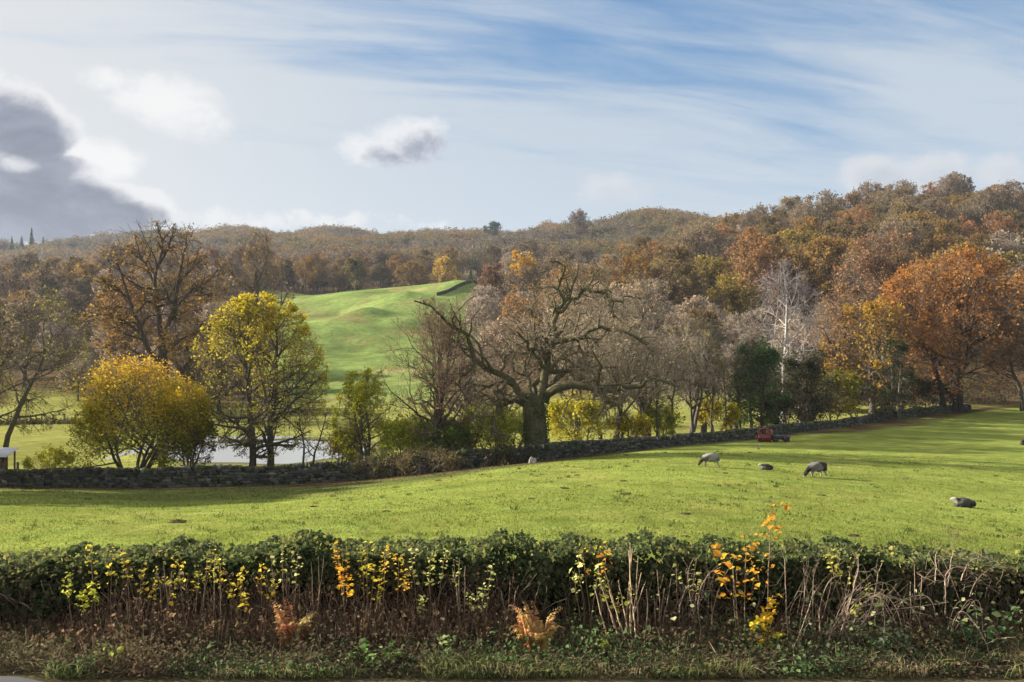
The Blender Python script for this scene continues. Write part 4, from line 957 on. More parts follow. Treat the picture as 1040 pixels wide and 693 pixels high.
def sheep(label, px, py, scale, pose, rz, fleece, face, legs, flip=False, y0=14.0):
    if pose == 'graze':
        N = dict(pel=(.34, 0, .66, .21), mid=(.06, 0, .63, .255), che=(-.24, 0, .62, .225), nk=(-.46, 0, .50, .15), nk2=(-.58, 0, .36, .11), hd=(-.67, 0, .235, .092), mz=(-.75, 0, .11, .055), mz2=(-.775, 0, .06, .04),
                 rump=(.52, 0, .62, .15), tl=(.6, 0, .5, .05), tl2=(.62, 0, .34, .04))
        E = [('pel', 'mid'), ('mid', 'che'), ('che', 'nk'), ('nk', 'nk2'), ('nk2', 'hd'), ('hd', 'mz'), ('mz', 'mz2'), ('pel', 'rump'), ('rump', 'tl'), ('tl', 'tl2')]
        for s, n in ((1, 'a'), (-1, 'b')):
            dx = .05 * s
            N.update({'sh' + n: (-.26, .12 * s, .46, .11), 'kn' + n: (-.27 + dx, .12 * s, .25, .043), 'fe' + n: (-.25 + dx * 1.6, .12 * s, .10, .03), 'fo' + n: (-.27 + dx * 2, .12 * s, .015, .036),
                      'th' + n: (.38, .13 * s, .46, .13), 'st' + n: (.34 - dx, .13 * s, .36, .075), 'ho' + n: (.47 - dx, .13 * s, .23, .04), 'ha' + n: (.45 - dx, .13 * s, .09, .03), 'hf' + n: (.43 - dx, .13 * s, .015, .036),
                      'ea' + n: (-.63, .13 * s, .30, .035), 'eb' + n: (-.62, .19 * s, .27, .022)})
            E += [('che', 'sh' + n), ('sh' + n, 'kn' + n), ('kn' + n, 'fe' + n), ('fe' + n, 'fo' + n), ('pel', 'th' + n), ('th' + n, 'st' + n), ('st' + n, 'ho' + n), ('ho' + n, 'ha' + n), ('ha' + n, 'hf' + n), ('hd', 'ea' + n), ('ea' + n, 'eb' + n)]
    else:
        N = dict(pel=(.34, 0, .25, .2), mid=(.06, 0, .25, .245), che=(-.24, 0, .26, .215), nk=(-.42, 0, .38, .13), hd=(-.53, 0, .47, .092), mz=(-.65, 0, .43, .058), mz2=(-.70, 0, .405, .042),
                 rump=(.5, 0, .21, .13), tl=(.58, 0, .14, .05))
        E = [('pel', 'mid'), ('mid', 'che'), ('che', 'nk'), ('nk', 'hd'), ('hd', 'mz'), ('mz', 'mz2'), ('pel', 'rump'), ('rump', 'tl')]
        for s, n in ((1, 'a'), (-1, 'b')):
            N.update({'sh' + n: (-.34, .14 * s, .12, .08), 'kn' + n: (-.48, .13 * s, .055, .042), 'fo' + n: (-.32, .17 * s, .035, .033),
                      'th' + n: (.3, .19 * s, .13, .11), 'ho' + n: (.12, .23 * s, .05, .045), 'hf' + n: (-.02, .24 * s, .035, .034), 'ea' + n: (-.49, .13 * s, .51, .033), 'eb' + n: (-.48, .19 * s, .49, .02)})
            E += [('che', 'sh' + n), ('sh' + n, 'kn' + n), ('kn' + n, 'fo' + n), ('pel', 'th' + n), ('th' + n, 'ho' + n), ('ho' + n, 'hf' + n), ('hd', 'ea' + n), ('ea' + n, 'eb' + n)]
    me = skin_body(N, E)
    n = len(me.vertices); V = np.empty(n * 3, np.float32); me.vertices.foreach_get('co', V); V = V.reshape(-1, 3).astype(float)
    nv = np.empty(n * 3, np.float32); me.vertices.foreach_get('normal', nv); nv = nv.reshape(-1, 3)
    if pose == 'graze':
        headw = smooth(.38, .52, -V[:, 0]); legw = smooth(.40, .33, V[:, 2]) * (V[:, 0] > -.45) * (V[:, 0] < .58)
        tip = smooth(.17, .1, V[:, 2]) * (V[:, 0] < -.6)
    else:
        headw = smooth(.36, .46, -V[:, 0]) * smooth(.2, .3, V[:, 2]); legw = smooth(.1, .06, V[:, 2]) * 1.0
        tip = smooth(.56, .62, -V[:, 0])
    w = np.clip(1 - headw - legw, 0, 1)
    nz = vnoise(V[:, 0] * 10 + V[:, 1] * 3 + 50, V[:, 2] * 10 + V[:, 1] * 7 + 50, 1.0, 77) - .5
    V = V + nv * (w * (.035 + .09 * nz))[:, None]
    patch = vnoise(V[:, 0] * 3 + 30, V[:, 2] * 3 + V[:, 1] * 2 + 30, 1.0, int(px))
    col = np.array(fleece[0])[None] + (np.array(fleece[1]) - np.array(fleece[0]))[None] * smooth(.35, .65, patch)[:, None]
    col = col * (0.85 + .4 * (nz + .3))[:, None]
    mixc = lambda c, d, k: c + (np.array(d)[None] - c) * k[:, None]
    col = mixc(col, face, headw); col = mixc(col, legs, legw); col = mixc(col, (0.4, 0.37, 0.33), tip * .8)
    if flip: V = V * np.array([-1, 1, 1])
    me.vertices.foreach_set('co', V.ravel().astype(np.float32)); me.update()
    for at_ in list(me.color_attributes): me.color_attributes.remove(at_)
    ca = me.color_attributes.new('col', 'FLOAT_COLOR', 'POINT'); ca.data.foreach_set('color', np.concatenate([np.clip(col, 0, 1), np.ones((n, 1))], 1).ravel().astype(np.float32))
    me.materials.clear(); me.materials.append(M_WOOL); me.name = 'sheep'
    if flip: me.flip_normals()
    x, y, z = hit(px, py, y0)
    o = link('sheep', me, None, (x, y, z - .01), rz); o.scale = (scale,) * 3
    return tag(o, label, 'sheep')


GREY = ((0.14, 0.13, 0.12), (0.25, 0.235, 0.215)); DARK = ((0.04, 0.036, 0.033), (0.17, 0.155, 0.14))
sheep('pale grey sheep grazing with its dark head lowered, nearer the wall', 720.5, 474.2, .86, 'graze', R(12), GREY, (0.05, 0.04, 0.035), (0.3, 0.27, 0.24))
sheep('dark-patched grey sheep grazing with its black head down, right of the lying one', 829, 485.0, .92, 'graze', R(18), DARK, (0.025, 0.02, 0.018), (0.36, 0.32, 0.28))
sheep('small sheep lying down between the two grazing sheep', 778, 477.2, .62, 'lie', R(5), DARK, (0.3, 0.28, 0.25), (0.1, 0.09, 0.08))
sheep('dark sheep lying alone with pale face, on the open grass far to the right', 979, 515.2, .72, 'lie', R(-8), ((0.035, 0.032, 0.034), (0.075, 0.07, 0.07)), (0.32, 0.29, 0.25), (0.06, 0.05, 0.05))

# ------------------------------------------------------------------ short grass on the pasture
g_ = np.random.default_rng(41); n_ = 110000
Y = 1 / g_.uniform(1 / 62, 1 / 15.2, n_); px = g_.uniform(-60, 1100, n_); k = Y < wallY(px) - .6; Y, px = Y[k], px[k]; x = (px - CX) / F * Y
p = np.stack([x, Y, ground_z(x, Y)], 1); n_ = len(p)
h = g_.uniform(.010, .032, n_) * (1 + .8 * (vnoise(x, Y, 1.4, 12) > .62)) * np.interp(Y, [15, 60], [.9, 1.5]); wd = .0007 * Y * g_.uniform(.6, 1.4, n_)
a = g_.random(n_) * 6.283; s = np.stack([np.cos(a), np.sin(a), 0 * a], 1) * wd[:, None]
tip = p + np.stack([g_.normal(0, .4, n_) * h, g_.normal(0, .4, n_) * h, h], 1); mid = p * .45 + tip * .55
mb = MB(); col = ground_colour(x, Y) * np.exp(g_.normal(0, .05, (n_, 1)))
mb.add(np.stack([p - np.array([0, 0, .01]), mid + s, tip, mid - s], 1).reshape(-1, 3), np.arange(n_ * 4).reshape(-1, 4), np.repeat(col, 4, 0))
m_ = 900; Yt = 1 / g_.uniform(1 / 62, 1 / 16, m_); pt = g_.uniform(-60, 1100, m_); k = Yt < wallY(pt) - .8; Yt, pt = Yt[k], pt[k]; xt = (pt - CX) / F * Yt
k = g_.random(len(xt)) < .25 + .9 * smooth(.5, .75, vnoise(xt, Yt, 5.0, 31)); xt, Yt = xt[k], Yt[k]; q_ = 16
x = np.repeat(xt, q_) + g_.normal(0, .09, len(xt) * q_); Y = np.repeat(Yt, q_) + g_.normal(0, .09, len(xt) * q_); n_ = len(x); p = np.stack([x, Y, ground_z(x, Y)], 1)
h = g_.uniform(.05, .13, n_); a = g_.random(n_) * 6.283; s = np.stack([np.cos(a), np.sin(a), 0 * a], 1) * (.0006 * Y)[:, None]
tip = p + np.stack([g_.normal(0, .6, n_) * h, g_.normal(0, .6, n_) * h, h], 1); mid = p * .45 + tip * .55
tc_ = np.repeat(pal(g_.random(len(xt)), ((0.07, 0.10, 0.022), (0.12, 0.15, 0.035), (0.20, 0.18, 0.07))), q_, 0)
mb.add(np.stack([p - np.array([0, 0, .01]), mid + s, tip, mid - s], 1).reshape(-1, 3), np.arange(n_ * 4).reshape(-1, 4), np.repeat(tc_, 4, 0))
tag(link('pasture_grass', mb.mesh('pasture_grass', [M_LEAF])), kind='stuff')

# ------------------------------------------------------------------ the hedge and what grows on the verge
g_ = np.random.default_rng(51)
hx = lambda px, Y=12.4: (px - CX) / F * Y


def hedge_top(x):
    px = CX + F * x / 12.5
    base = np.interp(px, [-200, 30, 70, 130, 250, 300, 360, 430, 500, 560, 620, 700, 800, 870, 930, 965, 1000, 1060, 1300], [.9, .9, 1.06, 1.1, 1.02, 1.1, 1.2, 1.09, 1.19, 1.2, 1.15, 1.1, 1.05, 1.08, 1.05, .98, .9, .9, .9])
    return base + .10 * (vnoise(x + 40, x * 0 + 3, .5, 6) - .5) * 2 + .07 * (vnoise(x + 40, x * 0 + 9, .2, 7) - .5) * 2


t = thing('hedge', 'clipped dark green ivy-tangled hedge running along the front of the pasture', 'hedge', (0, 12.6, 0))
mb = MB(); n_ = 62000
x = g_.uniform(-11, 11, n_); top = hedge_top(x); v = g_.random(n_)
front = 12.05 + .22 * (vnoise(x + 50, x * 0 + 1, .8, 14)) + .1 * vnoise(x * 3 + 50, v * 4, 1.0, 15)
face = g_.random(n_) < .6
pxl = CX + F * x / 12.3
low = np.interp(pxl, [-100, 60, 120, 500, 560, 780, 900, 1100], [.15, .3, .55, .62, .5, .5, .15, .1])
z = np.where(face, low * top + (1 - low) * top * g_.random(n_) ** .8, top - np.abs(g_.normal(0, .07, n_)))
y = np.where(face, front + np.abs(g_.normal(0, .12, n_)) + .12 * (z / top) ** 3, front + .12 + g_.random(n_) * 1.1)
cl = vnoise(x * 2.2 + 60, z * 2.2 + 20, 1.0, 16)
k = (vnoise(x * 5 + 70, z * 5 + 30, 1.0, 17) > .3) | (g_.random(n_) < .35)
col = pal(.55 * cl + .5 * g_.random(n_), ((0.022, 0.034, 0.014), (0.045, 0.066, 0.026), (0.085, 0.105, 0.045), (0.19, 0.185, 0.09)))
leaves(mb, np.stack([x, y - 12.6, z], 1)[k], .062, col[k], 0, .1, True, .8, g_)
spr = 1500; x = g_.uniform(-10, 10, spr); zt = hedge_top(x) + g_.uniform(-.03, .16, spr) * (g_.random(spr) < .7)
leaves(mb, np.stack([x, g_.uniform(-.5, .3, spr), zt], 1), .06, pal(g_.random(spr), ((0.06, 0.09, 0.03), (0.24, 0.22, 0.06))), 0, .1, True, .8, g_)
link('foliage', mb.mesh('foliage', [M_HEDGE]), t)
mb = MB(); n_ = 3200; x = g_.uniform(-11, 11, n_); tp = hedge_top(x)
P = np.zeros((n_, 6, 3)); P[:, 0] = np.stack([x, g_.uniform(-.35, .35, n_), 0 * x - .02], 1)
dv = nrm(np.stack([g_.normal(0, .3, n_), g_.normal(-.05, .15, n_), np.ones(n_)], 1))
for j in range(1, 6):
    dv = nrm(dv + g_.normal(0, .16, (n_, 3))); P[:, j] = P[:, j - 1] + dv * (tp * g_.uniform(.6, 1.0, n_) * np.where(g_.random(n_) < .12, 1.2, 1.0) / 5)[:, None]
tube(mb, P, g_.uniform(.004, .011, n_)[:, None] * np.linspace(1, .5, 6)[None], 4, pal(g_.random(n_), ((0.09, 0.065, 0.045), (0.2, 0.145, 0.10), (0.34, 0.26, 0.18))))
link('stems', mb.mesh('stems', [M_BARK]), t)
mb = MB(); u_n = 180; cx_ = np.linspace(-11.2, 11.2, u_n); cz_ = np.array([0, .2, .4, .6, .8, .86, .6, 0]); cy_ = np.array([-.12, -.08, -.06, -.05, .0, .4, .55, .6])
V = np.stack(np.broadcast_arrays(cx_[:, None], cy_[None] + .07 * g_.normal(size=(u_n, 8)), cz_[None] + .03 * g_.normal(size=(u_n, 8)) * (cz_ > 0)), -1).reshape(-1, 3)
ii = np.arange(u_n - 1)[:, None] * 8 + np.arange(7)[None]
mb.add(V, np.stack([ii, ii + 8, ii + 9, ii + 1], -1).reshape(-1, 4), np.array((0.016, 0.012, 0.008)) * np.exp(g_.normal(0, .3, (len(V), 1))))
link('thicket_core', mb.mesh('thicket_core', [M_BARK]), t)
mb = MB(); n_ = 16000; x = g_.uniform(-10.5, 10.5, n_); z = g_.uniform(.0, .95, n_); y = g_.uniform(-.5, .05, n_)
leaves(mb, np.stack([x, y, z], 1), .06, pal(.6 * vnoise(x * 2 + 60, z * 2 + 20, 1.0, 26) + .45 * g_.random(n_), ((0.045, 0.03, 0.02), (0.09, 0.06, 0.038), (0.06, 0.07, 0.028), (0.19, 0.13, 0.08))), 0, .1, True, .7, g_)
link('dry_leaves', mb.mesh('dry_leaves', [M_LEAF]), t)

# verge undergrowth nobody could count: dead stalks, low weeds, dry grass
mb = MB()
n_ = 9500; px = g_.uniform(-60, 1100, n_); Y = g_.uniform(11.5, 12.3, n_); x = (px - CX) / F * Y
br = np.interp(px, [-60, 60, 130, 480, 560, 700, 800, 1100], [.35, .5, 1, 1, .5, .7, .6, .5])
h = g_.uniform(.25, .85, n_) * br * np.interp(Y, [11.5, 12.25], [.6, 1.1])
P = np.zeros((n_, 5, 3)); P[:, 0] = np.stack([x, Y, 0 * x - .02], 1); dv = nrm(np.stack([g_.normal(0, .16, n_), g_.normal(-.08, .16, n_), np.ones(n_)], 1))
for j in range(1, 5):
    dv = nrm(dv + g_.normal(0, .1, (n_, 3))); P[:, j] = P[:, j - 1] + dv * (h / 4)[:, None]
tube(mb, P, g_.uniform(.0025, .006, n_)[:, None] * np.linspace(1, .4, 5)[None], 3, pal(g_.random(n_) ** 1.3, ((0.09, 0.055, 0.04), (0.19, 0.115, 0.08), (0.28, 0.18, 0.12), (0.40, 0.30, 0.19))), 1)
m_ = 6000; px = g_.uniform(-60, 1100, m_); Y = g_.uniform(10.95, 11.7, m_); x = (px - CX) / F * Y; Q = np.zeros((m_, 5, 3)); Q[:, 0] = np.stack([x, Y, g_.uniform(-.01, .06, m_)], 1)
dv = nrm(np.stack([g_.normal(0, 1, m_), g_.normal(-.1, .6, m_), g_.uniform(.1, 1.1, m_)], 1)); h2 = g_.uniform(.1, .38, m_)
for j in range(1, 5):
    dv = nrm(dv + g_.normal(0, .14, (m_, 3)) + np.array([0, 0, -.14])); Q[:, j] = Q[:, j - 1] + dv * (h2 / 4)[:, None]
Q[:, :, 2] = np.maximum(Q[:, :, 2], .004)
tube(mb, Q, g_.uniform(.0022, .005, m_)[:, None] * np.linspace(1, .5, 5)[None], 3, pal(g_.random(m_) ** 1.2, ((0.09, 0.06, 0.04), (0.19, 0.13, 0.085), (0.30, 0.22, 0.14), (0.40, 0.32, 0.2))), 1)
b = g_.integers(0, n_, 16000); q = P[b, g_.integers(2, 5, 16000)] + g_.normal(0, .03, (16000, 3))
leaves(mb, q, .05, pal(g_.random(16000), ((0.07, 0.042, 0.028), (0.16, 0.10, 0.06), (0.26, 0.18, 0.10))), 0, .0, True, .55, g_)
tag(link('dead_undergrowth', mb.mesh('dead_undergrowth', [M_LEAF, M_BARK])), kind='stuff')
mb = MB(); n_ = 30000; px = g_.uniform(-60, 1100, n_); Y = g_.uniform(10.75, 12.2, n_); x = (px - CX) / F * Y
k = (x > -5.7) | (Y > 10.98); x, Y = x[k], Y[k]; n_ = len(x)
cl = vnoise(x * 2 + 40, Y * 2.5, 1.0, 21); z = np.abs(g_.normal(0, .13, n_)) * (.45 + 1.2 * cl) * np.interp(Y, [10.7, 11.2, 12], [.5, 1, 1.2])
c2 = vnoise(x * 1.1 + 40, Y * 1.6, 1.0, 22)
col = pal(np.clip(.9 * c2 + .5 * g_.random(n_) - .25, 0, 1), ((0.15, 0.10, 0.065), (0.10, 0.075, 0.045), (0.065, 0.065, 0.034), (0.06, 0.095, 0.038), (0.10, 0.15, 0.055), (0.17, 0.23, 0.09)))
leaves(mb, np.stack([x, Y, z + .01], 1), .045, col, 0, .3, True, .75, g_)
tag(link('low_weeds', mb.mesh('low_weeds', [M_HEDGE])), kind='stuff')
mb = MB(); n_ = 26000; px = g_.uniform(-60, 1100, n_); Y = g_.uniform(10.72, 12.1, n_); x = (px - CX) / F * Y
k = ((x > -5.7) | (Y > 10.95)) & (vnoise(x * 1.5 + 44, Y * 2, 1.0, 23) > .36); x, Y = x[k], Y[k]; n_ = len(x)
h = g_.uniform(.06, .32, n_) * (.6 + .8 * vnoise(x + 44, Y, 1.0, 24)); p = np.stack([x, Y, 0 * x - .01], 1)
ln_ = np.stack([g_.normal(0, .55, n_) * h, g_.normal(-.1, .5, n_) * h, h], 1); a = g_.random(n_) * 6.283; s = np.stack([np.cos(a), np.sin(a), 0 * a], 1) * g_.uniform(.003, .006, n_)[:, None]
tip = p + ln_; tip[:, 2] -= h * .25; mid = p + ln_ * np.array([.4, .4, .62])
col = pal(np.clip(vnoise(x * 1.4 + 30, Y * 1.7, 1.0, 25) * .9 + .3 * g_.random(n_) - .1, 0, 1), ((0.08, 0.10, 0.032), (0.13, 0.15, 0.05), (0.22, 0.18, 0.09), (0.34, 0.27, 0.16)))
mb.add(np.stack([p, mid + s, tip, mid - s], 1).reshape(-1, 3), np.arange(n_ * 4).reshape(-1, 4), np.repeat(col, 4, 0))
tag(link('verge_grass', mb.mesh('verge_grass', [M_LEAF])), kind='stuff')


def cane(g, base, tip, sag, n=9, wig=.02):
    u = np.linspace(0, 1, n)[:, None]; p = np.asarray(base) * (1 - u) + np.asarray(tip) * u
    p = p + np.array([0, 0, 1]) * (sag * 4 * u * (1 - u)); p[1:] += np.cumsum(g.normal(0, wig, (n - 1, 3)), 0) * .5
    return p


def px3(px, py, Y):
    return at(px, py, Y)


def stem_plant(name, label, cat, px, Y, tops, leafn, lsize, palette, group=None, stemcol=(0.27, 0.19, 0.125), rs=.006, zone=(.66, 1.0), sd=0, spread=.05, fold=True, extra=None, up=1.3):
    """upright stems from one foot, each to a seen tip (px, py, Y), with leaves along their upper part"""
    g = np.random.default_rng(7000 + sd)
    foot = np.array([hx(px, Y), Y, 0.0]); t = thing(name, label, cat, foot, 0, group)
    ms, ml = MB(), MB(); Ps = []
    for tp in tops:
        if name == 'sapling': tp = (px + (tp[0] - px) * 1.7, tp[1], tp[2])
        q = px3(*tp) - foot; b = np.array([g.normal(0, spread) + .4 * q[0], g.normal(0, spread), -.02])
        p = cane(g, b, q, 0.02 * np.linalg.norm(q), wig=.012); Ps.append(p)
        tube(ms, p[None], (rs * np.linspace(1.2, .45, 9))[None], 5, np.array(stemcol) * g.uniform(.8, 1.3))
    Ps = np.array(Ps)
    if leafn:
        b = g.integers(0, len(Ps), leafn); tt = g.uniform(zone[0], zone[1], leafn)
        node = np.round(tt * 11) / 11 + g.normal(0, .01, leafn)          # leaves sit in pairs at nodes
        s = np.clip(node, 0, 1) * 8; i = np.minimum(s.astype(int), 7); f = (s - i)[:, None]
        p = Ps[b, i] * (1 - f) + Ps[b, i + 1] * f
        off = g.normal(0, 1, (leafn, 3)) * np.array([1, 1, .35]); p = p + nrm(off) * (lsize * g.uniform(.4, 1.7, leafn))[:, None]
        col = pal(g.random(leafn), palette) * np.exp(g.normal(0, .12, (leafn, 1)))
        leaves(ml, p, lsize, col, 0, up, fold, .72, g)
    link('stem', ms.mesh('stem', [M_BARK], True), t)
    if leafn: link('foliage', ml.mesh('foliage', [M_LEAF]), t)
    return t


SY = ((0.30, 0.31, 0.05), (0.48, 0.42, 0.06), (0.62, 0.48, 0.07), (0.66, 0.42, 0.06))
SO = ((0.40, 0.24, 0.03), (0.48, 0.24, 0.03), (0.50, 0.17, 0.02))
SL = ((0.36, 0.40, 0.10), (0.52, 0.50, 0.16), (0.64, 0.60, 0.26))
for k, (px, tops, n_, pl, lab) in enumerate((
    (78, [(72, 583, 11.9), (88, 592, 11.85), (80, 600, 11.8)], 44, ((0.2, 0.24, 0.03), (0.33, 0.34, 0.05), (0.42, 0.36, 0.05)), 'yellow-green leafed sapling low in the hedge, first from the left'),
    (104, [(96, 556, 12.1), (110, 560, 12.0)], 14, SY, 'sparse yellow-leafed shoot poking out of the hedge above the yellow-green sapling'),
    (140, [(132, 562, 12.1), (144, 572, 12), (150, 580, 11.95)], 30, SY, 'yellow-leafed sapling with two pale sprays in the left third of the hedge'),
    (190, [(186, 570, 12), (196, 578, 11.95), (178, 588, 11.9), (205, 562, 12.1)], 34, SY, 'bushy yellow sapling in front of tall brown stalks'),
    (240, [(228, 566, 12.1), (242, 575, 12), (236, 588, 11.9), (246, 604, 11.8)], 44, SY, 'dense yellow sapling left of the red and yellow fern'),
    (266, [(264, 574, 12), (272, 582, 11.9)], 14, ((0.45, 0.34, 0.03), (0.5, 0.3, 0.03)), 'short golden shoot just above the red and yellow fern'),
    (292, [(290, 552, 12.1), (300, 560, 12), (282, 566, 12)], 16, SL, 'pale-leafed bare-stemmed sapling rising behind the red and yellow fern'),
    (345, [(342, 550, 12.05), (348, 562, 12), (350, 585, 11.85)], 36, ((0.44, 0.3, 0.03), (0.5, 0.3, 0.03), (0.5, 0.22, 0.03)), 'golden orange-leafed sapling right of the red and yellow fern'),
    (372, [(368, 562, 12), (378, 574, 11.9), (372, 552, 12.1), (380, 590, 11.8)], 40, ((0.24, 0.26, 0.03), (0.4, 0.36, 0.04), (0.48, 0.36, 0.05)), 'bright lemon-leafed sapling next to the golden orange one'),
    (402, [(396, 556, 12.1), (404, 566, 12), (408, 578, 11.9)], 30, ((0.44, 0.3, 0.03), (0.5, 0.32, 0.05)), 'golden-leafed sapling halfway along the left half of the hedge'),
    (432, [(424, 560, 12.1), (436, 570, 12), (444, 562, 12.1), (430, 602, 11.8)], 46, SL, 'pale cream-green leafed sapling with flat sprays'),
    (484, [(470, 570, 12.1), (486, 592, 11.8), (494, 572, 12), (480, 604, 11.8)], 36, SL, 'cream-leafed sapling with curved bare stems, left of the orange bracken'),
    (598, [(592, 566, 12), (604, 576, 11.95), (588, 580, 11.9)], 24, SL, 'small pale-leafed sapling left of the cut coppice stems'),
    (604, [(596, 554, 12.2), (612, 552, 12.2), (606, 558, 12.1)], 22, ((0.34, 0.3, 0.03), (0.46, 0.3, 0.03), (0.5, 0.14, 0.02)), 'tuft of yellow and red leaves on the crest of the hedge'),
    (622, [(618, 588, 11.9), (632, 592, 11.85), (626, 606, 11.8)], 18, ((0.3, 0.32, 0.04), (0.42, 0.38, 0.08)), 'lime-leafed shoot in front of the cut coppice stems'),
    (700, [(692, 570, 12.05), (704, 566, 12), (706, 590, 11.9)], 16, SL, 'dull pale-leafed shoot between the coppice stems and the orange sapling'),
    (886, [(884, 590, 11.9), (892, 600, 11.85), (876, 612, 11.8)], 18, ((0.22, 0.24, 0.04), (0.36, 0.33, 0.06)), 'sprig of lime leaves among the pale bramble arches'),
    (860, [(855, 560, 12.1), (862, 572, 12), (850, 556, 12.1)], 20, ((0.24, 0.24, 0.05), (0.36, 0.31, 0.06)), 'olive-yellow leafed shoot on top of the hedge above the bramble arches'),
)):
    stem_plant('sapling', lab, 'sapling', px, 12.0, tops, int(n_ * 2.6), .052, tuple(tuple(min(.68, q_ * (1 if pl in (SY, SL) else 1.3)) for q_ in c_) for c_ in pl), 'yellow saplings in the hedge', sd=k, rs=.006)

stem_plant('maple_sapling', 'tallest slender maple sapling with glowing orange leaves and a golden skirt, reaching above the hedge', 'sapling', 770, 11.75, [(783, 508, 11.7), (774, 640, 11.5), (784, 632, 11.45), (764, 632, 11.5)], 0, .1, SO, sd=40, rs=.008)
t = bpy.data.objects[[o.name for o in C.objects if o.name.startswith('maple_sapling')][-1]]
g4 = np.random.default_rng(90); foot = np.array(t.location)
mb = MB(); spots = [(792, 512, 4, 0), (788, 518, 4, 0), (783, 531, 5, 0), (792, 538, 4, 0), (778, 544, 4, 0), (774, 534, 3, 0), (787, 525, 3, 0), (783, 570, 3, 0), (786, 610, 7, 1), (778, 618, 7, 1), (786, 624, 8, 1), (780, 630, 8, 1), (768, 636, 9, 2), (784, 642, 9, 2), (760, 640, 6, 2), (776, 650, 9, 2), (786, 658, 9, 3), (766, 652, 6, 2), (758, 682, 6, 3), (782, 684, 7, 3), (764, 660, 4, 2), (790, 650, 5, 3)]
for (a, b, n_, c_) in spots:
    q = np.array([px3(a + g4.normal(0, 4), b + g4.normal(0, 3), 11.62 + g4.normal(0, .1)) for _ in range(n_)]) - foot
    pl = (((0.56, 0.30, 0.035), (0.56, 0.22, 0.025)), ((0.56, 0.32, 0.03), (0.56, 0.38, 0.035)), ((0.54, 0.41, 0.03), (0.56, 0.44, 0.035)), ((0.3, 0.33, 0.03), (0.46, 0.38, 0.03)))[c_]
    leaves(mb, q, (.085 if c_ else .075), pal(g4.random(n_), pl), 0, .9, True, .85, g4)
link('foliage', mb.mesh('foliage', [M_LEAF]), t)
t = stem_plant('maple_sapling', 'orange-leafed maple sapling with tiers of flat leaves, just left of the tallest one', 'sapling', 758, 11.8, [(758, 556, 11.8), (748, 590, 11.75), (742, 572, 11.85)], 0, .1, SO, sd=41, rs=.007)
foot = np.array(t.location); mb = MB()
for (a, b, n_) in ((762, 544, 3), (768, 553, 5), (760, 560, 4), (752, 566, 6), (768, 568, 4), (757, 578, 6), (770, 580, 5), (742, 588, 6), (756, 592, 7), (766, 590, 5), (750, 604, 6), (762, 606, 4), (770, 596, 4), (738, 574, 5), (734, 582, 4), (730, 592, 4), (726, 556, 4), (734, 565, 4), (722, 553, 3), (728, 606, 3)):
    q = np.array([px3(a + g4.normal(0, 5), b + g4.normal(0, 1.8), 11.75 + g4.normal(0, .08)) for _ in range(n_)]) - foot
    leaves(mb, q, .068, pal(g4.random(n_), ((0.54, 0.36, 0.04), (0.56, 0.29, 0.035), (0.56, 0.22, 0.03))), 0, 1.2, True, .8, g4)
link('foliage', mb.mesh('foliage', [M_LEAF]), t)

# cut coppice stool: a fan of bare upright rods
stem_plant('coppice_stool', 'fan of straight bare pale stems sprouting from a cut stump in the hedge', 'coppice stump', 641, 11.75, [(640, 552, 11.9), (645, 556, 11.9), (637, 560, 11.85), (608, 586, 11.8), (602, 596, 11.75), (650, 580, 11.8), (656, 590, 11.75), (612, 580, 11.95), (630, 590, 11.8), (648, 566, 11.9), (660, 600, 11.8), (622, 600, 11.7), (616, 612, 11.7)], 0, .1, SY, stemcol=(0.40, 0.285, 0.18), rs=.011, sd=50, spread=.1)
t = bpy.data.objects[[o.name for o in C.objects if o.name.startswith('coppice_stool')][-1]]
mb = MB(); n_ = 260; P = np.zeros((n_, 5, 3)); a = g4.random(n_) * 6.283; P[:, 0] = np.stack([.1 * np.cos(a), .1 * np.sin(a), 0 * a + .12], 1)
dv = nrm(np.stack([np.cos(a), np.sin(a) - .2, g4.uniform(.0, 1.2, n_)], 1))
for j in range(1, 5):
    dv = nrm(dv + g4.normal(0, .25, (n_, 3)) + np.array([0, 0, -.12])); P[:, j] = P[:, j - 1] + dv * .075
P[:, :, 2] = np.maximum(P[:, :, 2], .01)
tube(mb, P, np.full((n_, 5), .004), 3, pal(g4.random(n_), ((0.07, 0.045, 0.03), (0.16, 0.10, 0.06)))); link('dead_twigs', mb.mesh('dead_twigs', [M_BARK]), t)


